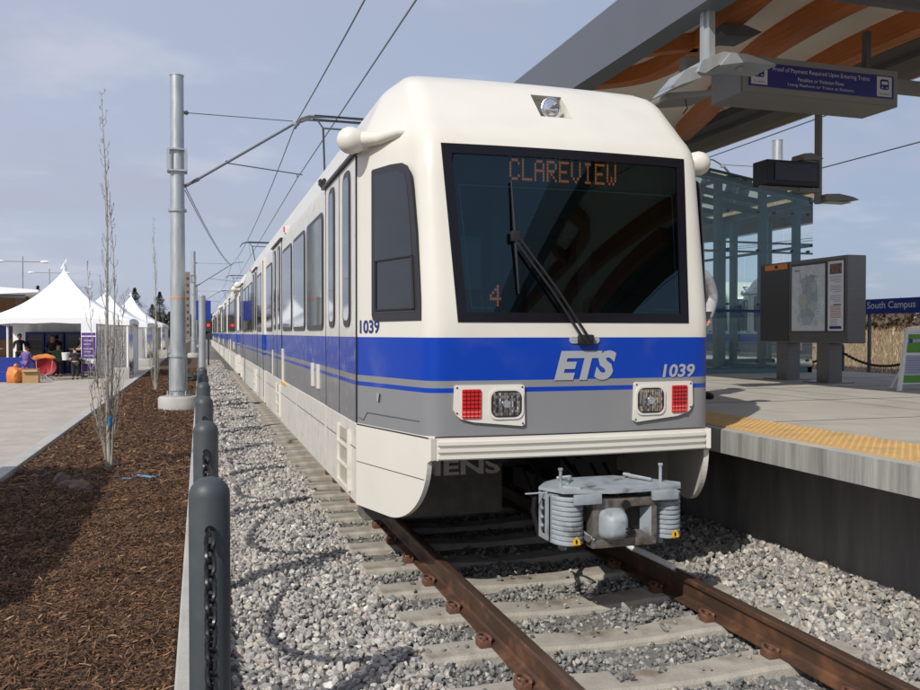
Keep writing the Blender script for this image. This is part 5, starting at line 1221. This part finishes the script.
t = thing('camp_chair', 'round red camp chair seen from behind, left of the dark table', 'chair', (-5.6,35,GZ)); g = MB(); vs = []; n = 20
for j in range(5):
    q = j/4
    for i in range(n): a = 2*math.pi*i/n; vs.append((-5.6+.4*q*math.cos(a), 35.25-.18*(1-q*q)*-1-.05, GZ+.52+.34*q*math.sin(a)))
g.add(vs, [[j*n+i, j*n+(i+1) % n, (j+1)*n+(i+1) % n, (j+1)*n+i] for j in range(4) for i in range(n)], m_redcanvas, True); g.build('seat', t); g = MB()
for s_ in (-1, 1): g.tube([(-5.6+s_*.3,35.5,GZ),(-5.6-s_*.25,35.0,GZ+.35),(-5.6-s_*.28,35.1,GZ+.75)], .014, m_lettergrey, 6); g.tube([(-5.6+s_*.3,34.9,GZ),(-5.6-s_*.3,35.5,GZ+.4)], .014, m_lettergrey, 6)
g.build('frame', t)
t = thing('purple_banner', 'upright purple and white banner at the right end of the marquee front', 'banner', (-4.2,36.5,GZ)); g = MB(); g.b2((-4.5,36.5,GZ+.25),(-3.95,36.53,2.05), m_paper); g.build('backing', t)
g = MB(); g.b2((-4.48,36.494,.65),(-3.97,36.499,1.52), m_purple); g.b2((-4.48,36.494,1.57),(-3.97,36.499,1.68), m_purple); g.b2((-4.48,36.494,GZ+.27),(-3.97,36.499,.45), m_purple)
for k, z in enumerate((1.35,1.2,1.02,.9,.75)): g.b2((-4.4,36.489,z),(-4.05-.1*(k % 2),36.4935,z+.05), m_lilac)
g.build('print', t)
for i, (x, lab) in enumerate(((-7.0,'left blue-framed dark drinks fridge at the back of the marquee'),(-6.2,'middle blue-framed dark drinks fridge at the back of the marquee'),(-5.4,'right blue-framed dark drinks fridge at the back of the marquee'))):
    t = thing('drinks_fridge', lab, 'fridge', (x,41.6,GZ), 'blue-framed fridges in the marquee'); g = MB(); g.b2((x-.38,41.5,GZ),(x+.38,42.05,GZ+1.85), m_navy, .02); g.build('cabinet', t); g = MB(); g.b2((x-.3,41.485,GZ+.35),(x+.3,41.499,GZ+1.72), m_winglass)
    for q in range(4): g.b2((x-.29,41.478,GZ+.6+q*.3),(x+.29,41.4845,GZ+.63+q*.3), m_steelgrey)
    g.build('glass_door', t)
for (x, y, s_, lab) in ((-3.0,35.9,1,'square concrete block holding the corner of the nearest marquee'), (-2.75,48.8,1,'concrete ballast block at the corner of the second marquee'), (-2.75,66.8,1.3,'concrete ballast block at the foot of the farthest marquee')):
    g = MB(); g.b2((x-.5*s_,y,GZ),(x+.32*s_,y+.6,GZ+.42*s_), m_kerb, .02); g.lathe((x-.09*s_,y+.3,GZ+.42*s_), [(.05,0),(.05,.04)], m_steelgrey, 10); solo(g, 'ballast_block', lab, 'concrete block', (x,y,GZ), 'concrete blocks beside the marquees')
g = MB(); g.b2((-8.2,34.6,GZ),(-6.75,35.3,GZ+.32), m_bluecloth, .03); g.b2((-8.2,34.6,GZ+.32),(-6.75,35.3,GZ+.36), m_bluecloth, .01); solo(g, 'blue_crate', 'low blue crate on the pavement at the far left edge', 'crate', (-7.5,35,GZ))

# ------------------------------------------------------------------ people
def skin_obj(chains, mtl, name, sub=1):
    """chains: list of lists of (co, radius); first chain's first vertex is the root; a point may be an index tuple ('@',i) to branch"""
    me = bpy.data.meshes.new(name); V = []; E = []; Rr = []; key = {}
    for ch in chains:
        prev = None
        for co, r in ch:
            k = tuple(round(x, 4) for x in co)
            if k not in key: key[k] = len(V); V.append(co); Rr.append(r)
            i = key[k]
            if prev is not None and prev != i: E.append((prev, i))
            prev = i
    me.from_pydata(V, E, []); o = bpy.data.objects.new(name, me); COL.objects.link(o); sm = o.modifiers.new('s', 'SKIN'); sm.use_smooth_shade = True
    for i, r in enumerate(Rr):
        d = me.skin_vertices[0].data[i]; d.radius = r if isinstance(r, tuple) else (r, r)
    me.skin_vertices[0].data[0].use_root = True
    if sub: ss = o.modifiers.new('d', 'SUBSURF'); ss.levels = sub
    bpy.context.view_layer.update(); dg = bpy.context.evaluated_depsgraph_get(); m2 = bpy.data.meshes.new_from_object(o.evaluated_get(dg)); m2.name = name
    bpy.data.objects.remove(o); m2.materials.clear(); m2.materials.append(mtl); 
    for p in m2.polygons: p.use_smooth = True; p.material_index = 0
    return m2
def person(loc, face, h, lab, top, legs, hair, armL=(-.05,-.1), armR=(.05,-.1), lean=0, seated=False, stride=.0, puff=1, spread=.25, wx=None):
    """face: heading in degrees, 0 looks towards -Y; arms: (forward reach of elbow, forward reach of wrist)"""
    k = h/1.75; t = thing('person', lab, 'person', loc, None); t.rotation_euler = (0,0,R(face)); hp = .93 if not seated else .50
    dz = hp-.93
    def P(x, y, z): return (x*k, (y-lean*max(0, z-.93))*k, (z+dz)*k)
    pel = P(0,0,.95); ab = P(0,0,1.1); ch = P(0,-.01,1.3); up = P(0,0,1.42); nk = P(0,-.005,1.50); hb = P(0,-.02,1.57); hm = P(0,-.02,1.65); ht = P(0,-.01,1.725)
    body = [[(pel,(.13,.10)),(ab,(.125,.09)),(ch,(.15,.105)),(up,(.10,.075)),(nk,.05),(hb,(.062,.07)),(hm,(.073,.09)),(ht,(.052,.065))]]
    nose = P(0,-.118,1.635); body.append([(hm,(.073,.09)),(P(0,-.09,1.64),.018),(nose,.010)])
    for s_ in (-1, 1): body.append([(hm,(.073,.09)),(P(s_*.085,-.01,1.64),.014)])
    jk = [[(pel,(.148,.12)),(ab,(.142,.108)),(ch,(.17,.125)),(up,(.12,.09)),(P(0,0,1.475),.062)]]; tr = [[(pel,(.146,.115))]]
    tr = []; shoe = []
    for s_, arm in ((-1, armL), (1, armR)):
        sh = P(s_*.19,0,1.40); el = P(s_*spread,-arm[0],1.13+abs(arm[0])*.25); wr = P(s_*(wx if wx else spread-.1*min(1,abs(arm[1]))),-arm[1],(.90 if abs(arm[1]) < .2 else 1.13)+.15*abs(arm[1])); wv = Vector(wr); d = (wv-Vector(el)).normalized(); hd = wv+d*.05*k; 
        body.append([(up,(.10,.075)),(sh,.058),(el,.042),(wr,.028),(tuple(hd),(.036,.02))])
        ax = Vector((0,1,0)) if abs(d.z) > .6 else Vector((1,0,0))
        for q, L in enumerate((.055,.07,.075,.068)):
            o_ = ax*(-.028+.018*q)*k; b1 = hd+o_+d*.035*k; b2_ = b1+d*L*.5*k+Vector((-s_*.006,-.004,0)); b3 = b2_+(d+Vector((-s_*.25,-.15,0))).normalized()*L*.5*k
            body.append([(tuple(hd),(.036,.02)),(tuple(b1),.0095),(tuple(b2_),.0085),(tuple(b3),.007)])
        tb = hd+ax*-.035*k+d*.01*k; body.append([(tuple(hd),(.036,.02)),(tuple(tb),.010),(tuple(tb+(d-ax*.5).normalized()*.045*k),.008)])
        jk.append([(up,(.12,.09)),(sh,.074*(.5+.5*puff)),(tuple((Vector(sh)+Vector(el))/2),.066*puff),(el,.058*puff),(tuple(wv-d*(.02 if puff == 1 else -.03)*k),.042*(.7+.3*puff))])
        hipj = P(s_*.09,0,.90)
        if seated: kn = P(s_*.11,-.43,.93); an = P(s_*.12,-.45,.50); to = P(s_*.13,-.62,.46)
        else: kn = P(s_*.10,-.03-s_*stride*.4,.50); an = P(s_*.11,.02-s_*stride,.085); to = P(s_*.12,-.15-s_*stride,.035)
        body.append([(pel,(.13,.10)),(hipj,.082),(kn,.055),(an,.036),(to,.03)])
        tr.append([(pel,(.142,.112)),(hipj,.102),(kn,.075),(tuple(Vector(an)+Vector((0,0,.03))),.06)])
        shoe.append([(tuple(Vector(an)+Vector((0,.04,-.03*k))),.048),(tuple(Vector(to)+Vector((0,.02,.005))),.044),(tuple(Vector(to)+Vector((0,-.06*k,.0))),.03)])
    for nm, chs, m in (('body', body, m_skin), ('jacket', jk, top), ('trousers', tr, legs)):
        me = skin_obj(chs, m, nm, 1); o = bpy.data.objects.new(nm, me); COL.objects.link(o); o.parent = t
        if nm == 'body': bo = o
    for q in shoe:
        o = bpy.data.objects.new('shoe', skin_obj([q], m_black, 'shoe', 1)); COL.objects.link(o); o.parent = t
    g = MB(); c_ = Vector(hm)+Vector((0,.018*k,.022*k)); bm = bmesh.new(); bmesh.ops.create_icosphere(bm, subdivisions=3, radius=1)
    for v in bm.verts:
        if v.co.y < -.35: v.co.z = max(v.co.z, .35)
    for v in bm.verts: v.co = Vector((c_.x+v.co.x*.088*k, c_.y+v.co.y*.10*k, c_.z+v.co.z*.095*k))
    g.bm(bm, hair, True); g.build('hair', t, local=True)
    for s_ in (-1, 1):
        g = MB(); e = Vector(P(s_*.028,-.098,1.655)); g.lathe((e.x,e.y,e.z), [(.001,-.008),(.008,-.006),(.009,.0)], m_black, 8, 'Y'); g.build('eye', t, local=True)
    return t
hb_ = mat('black_hair', (.015,.012,.01), .7); hbr = mat('brown_hair', (.06,.035,.02), .7)
kb = mat('black_jacket', (.015,.015,.017), .8); kg_ = mat('grey_green_jacket', (.06,.07,.06), .8); kbe = mat('beige_jacket', (.45,.38,.28), .8); kpu = mat('purple_dress', (.16,.10,.30), .8); kdk = mat('dark_trousers', (.02,.02,.025), .8); kden = mat('denim', (.06,.10,.18), .8); kw = mat('pale_shirt', (.5,.5,.5), .8); ksil = mat('silver_grey_jacket', (.42,.42,.44), .45, var=.15, vs=8, bump=.4, bs=18); kor = mat('green_top', (.03,.12,.06), .8); kbur = mat('maroon_cuff', (.14,.01,.02), .7)
person((-7.55,41.2,GZ), 10, 1.76, 'person in a black jacket standing behind the blue table', kb, kdk, hb_, (.1,.3), (.1,.3), .1)
person((-8.1,37.9,GZ), 80, 1.72, 'person in a grey-green jacket at the far left edge of the marquee', kg_, kdk, hbr, (.15,.35), (.15,.35), .15)
person((-6.2,40.9,GZ), 0, 1.70, 'person in dark clothes standing in front of the fridges', kb, kdk, hb_, (.05,.2), (.05,.2))
person((-6.5,36.6,GZ), 160, 1.25, 'child in a purple dress seen near the orange bag', kpu, kpu, hbr, (.1,.25), (.1,.25), .1)
person((-4.45,37.6,GZ), -70, 1.68, 'person in a beige jacket and jeans leaning over the table', kbe, kden, hb_, (.2,.45), (.2,.45), .25)
person((-4.1,38.2,GZ), 20, 1.80, 'person in black behind the one in the beige jacket', kb, kdk, hb_, (.1,.3), (.1,.3), .05)
person((-5.6,38.4,GZ), 0, 1.30, 'child in a green top between the chair and the bucket', kor, kdk, mat('auburn_hair', (.2,.06,.03), .7), (.1,.25), (.1,.25))
person((-4.62,35.75,GZ), -170, 1.2, 'person in dark clothes crouching over the folding table, back to the camera', kb, kdk, hb_, (.3,.45), (.3,.45), .6)
# person beside the leading car
pp = person((5.27,8.35,.93), 20, 1.74, 'person in a silver-grey jacket standing on the platform, mostly hidden by the train', ksil, kdk, hbr, (.0,.12), (-.02,.1), 0, puff=1.75, spread=.37, wx=.15)
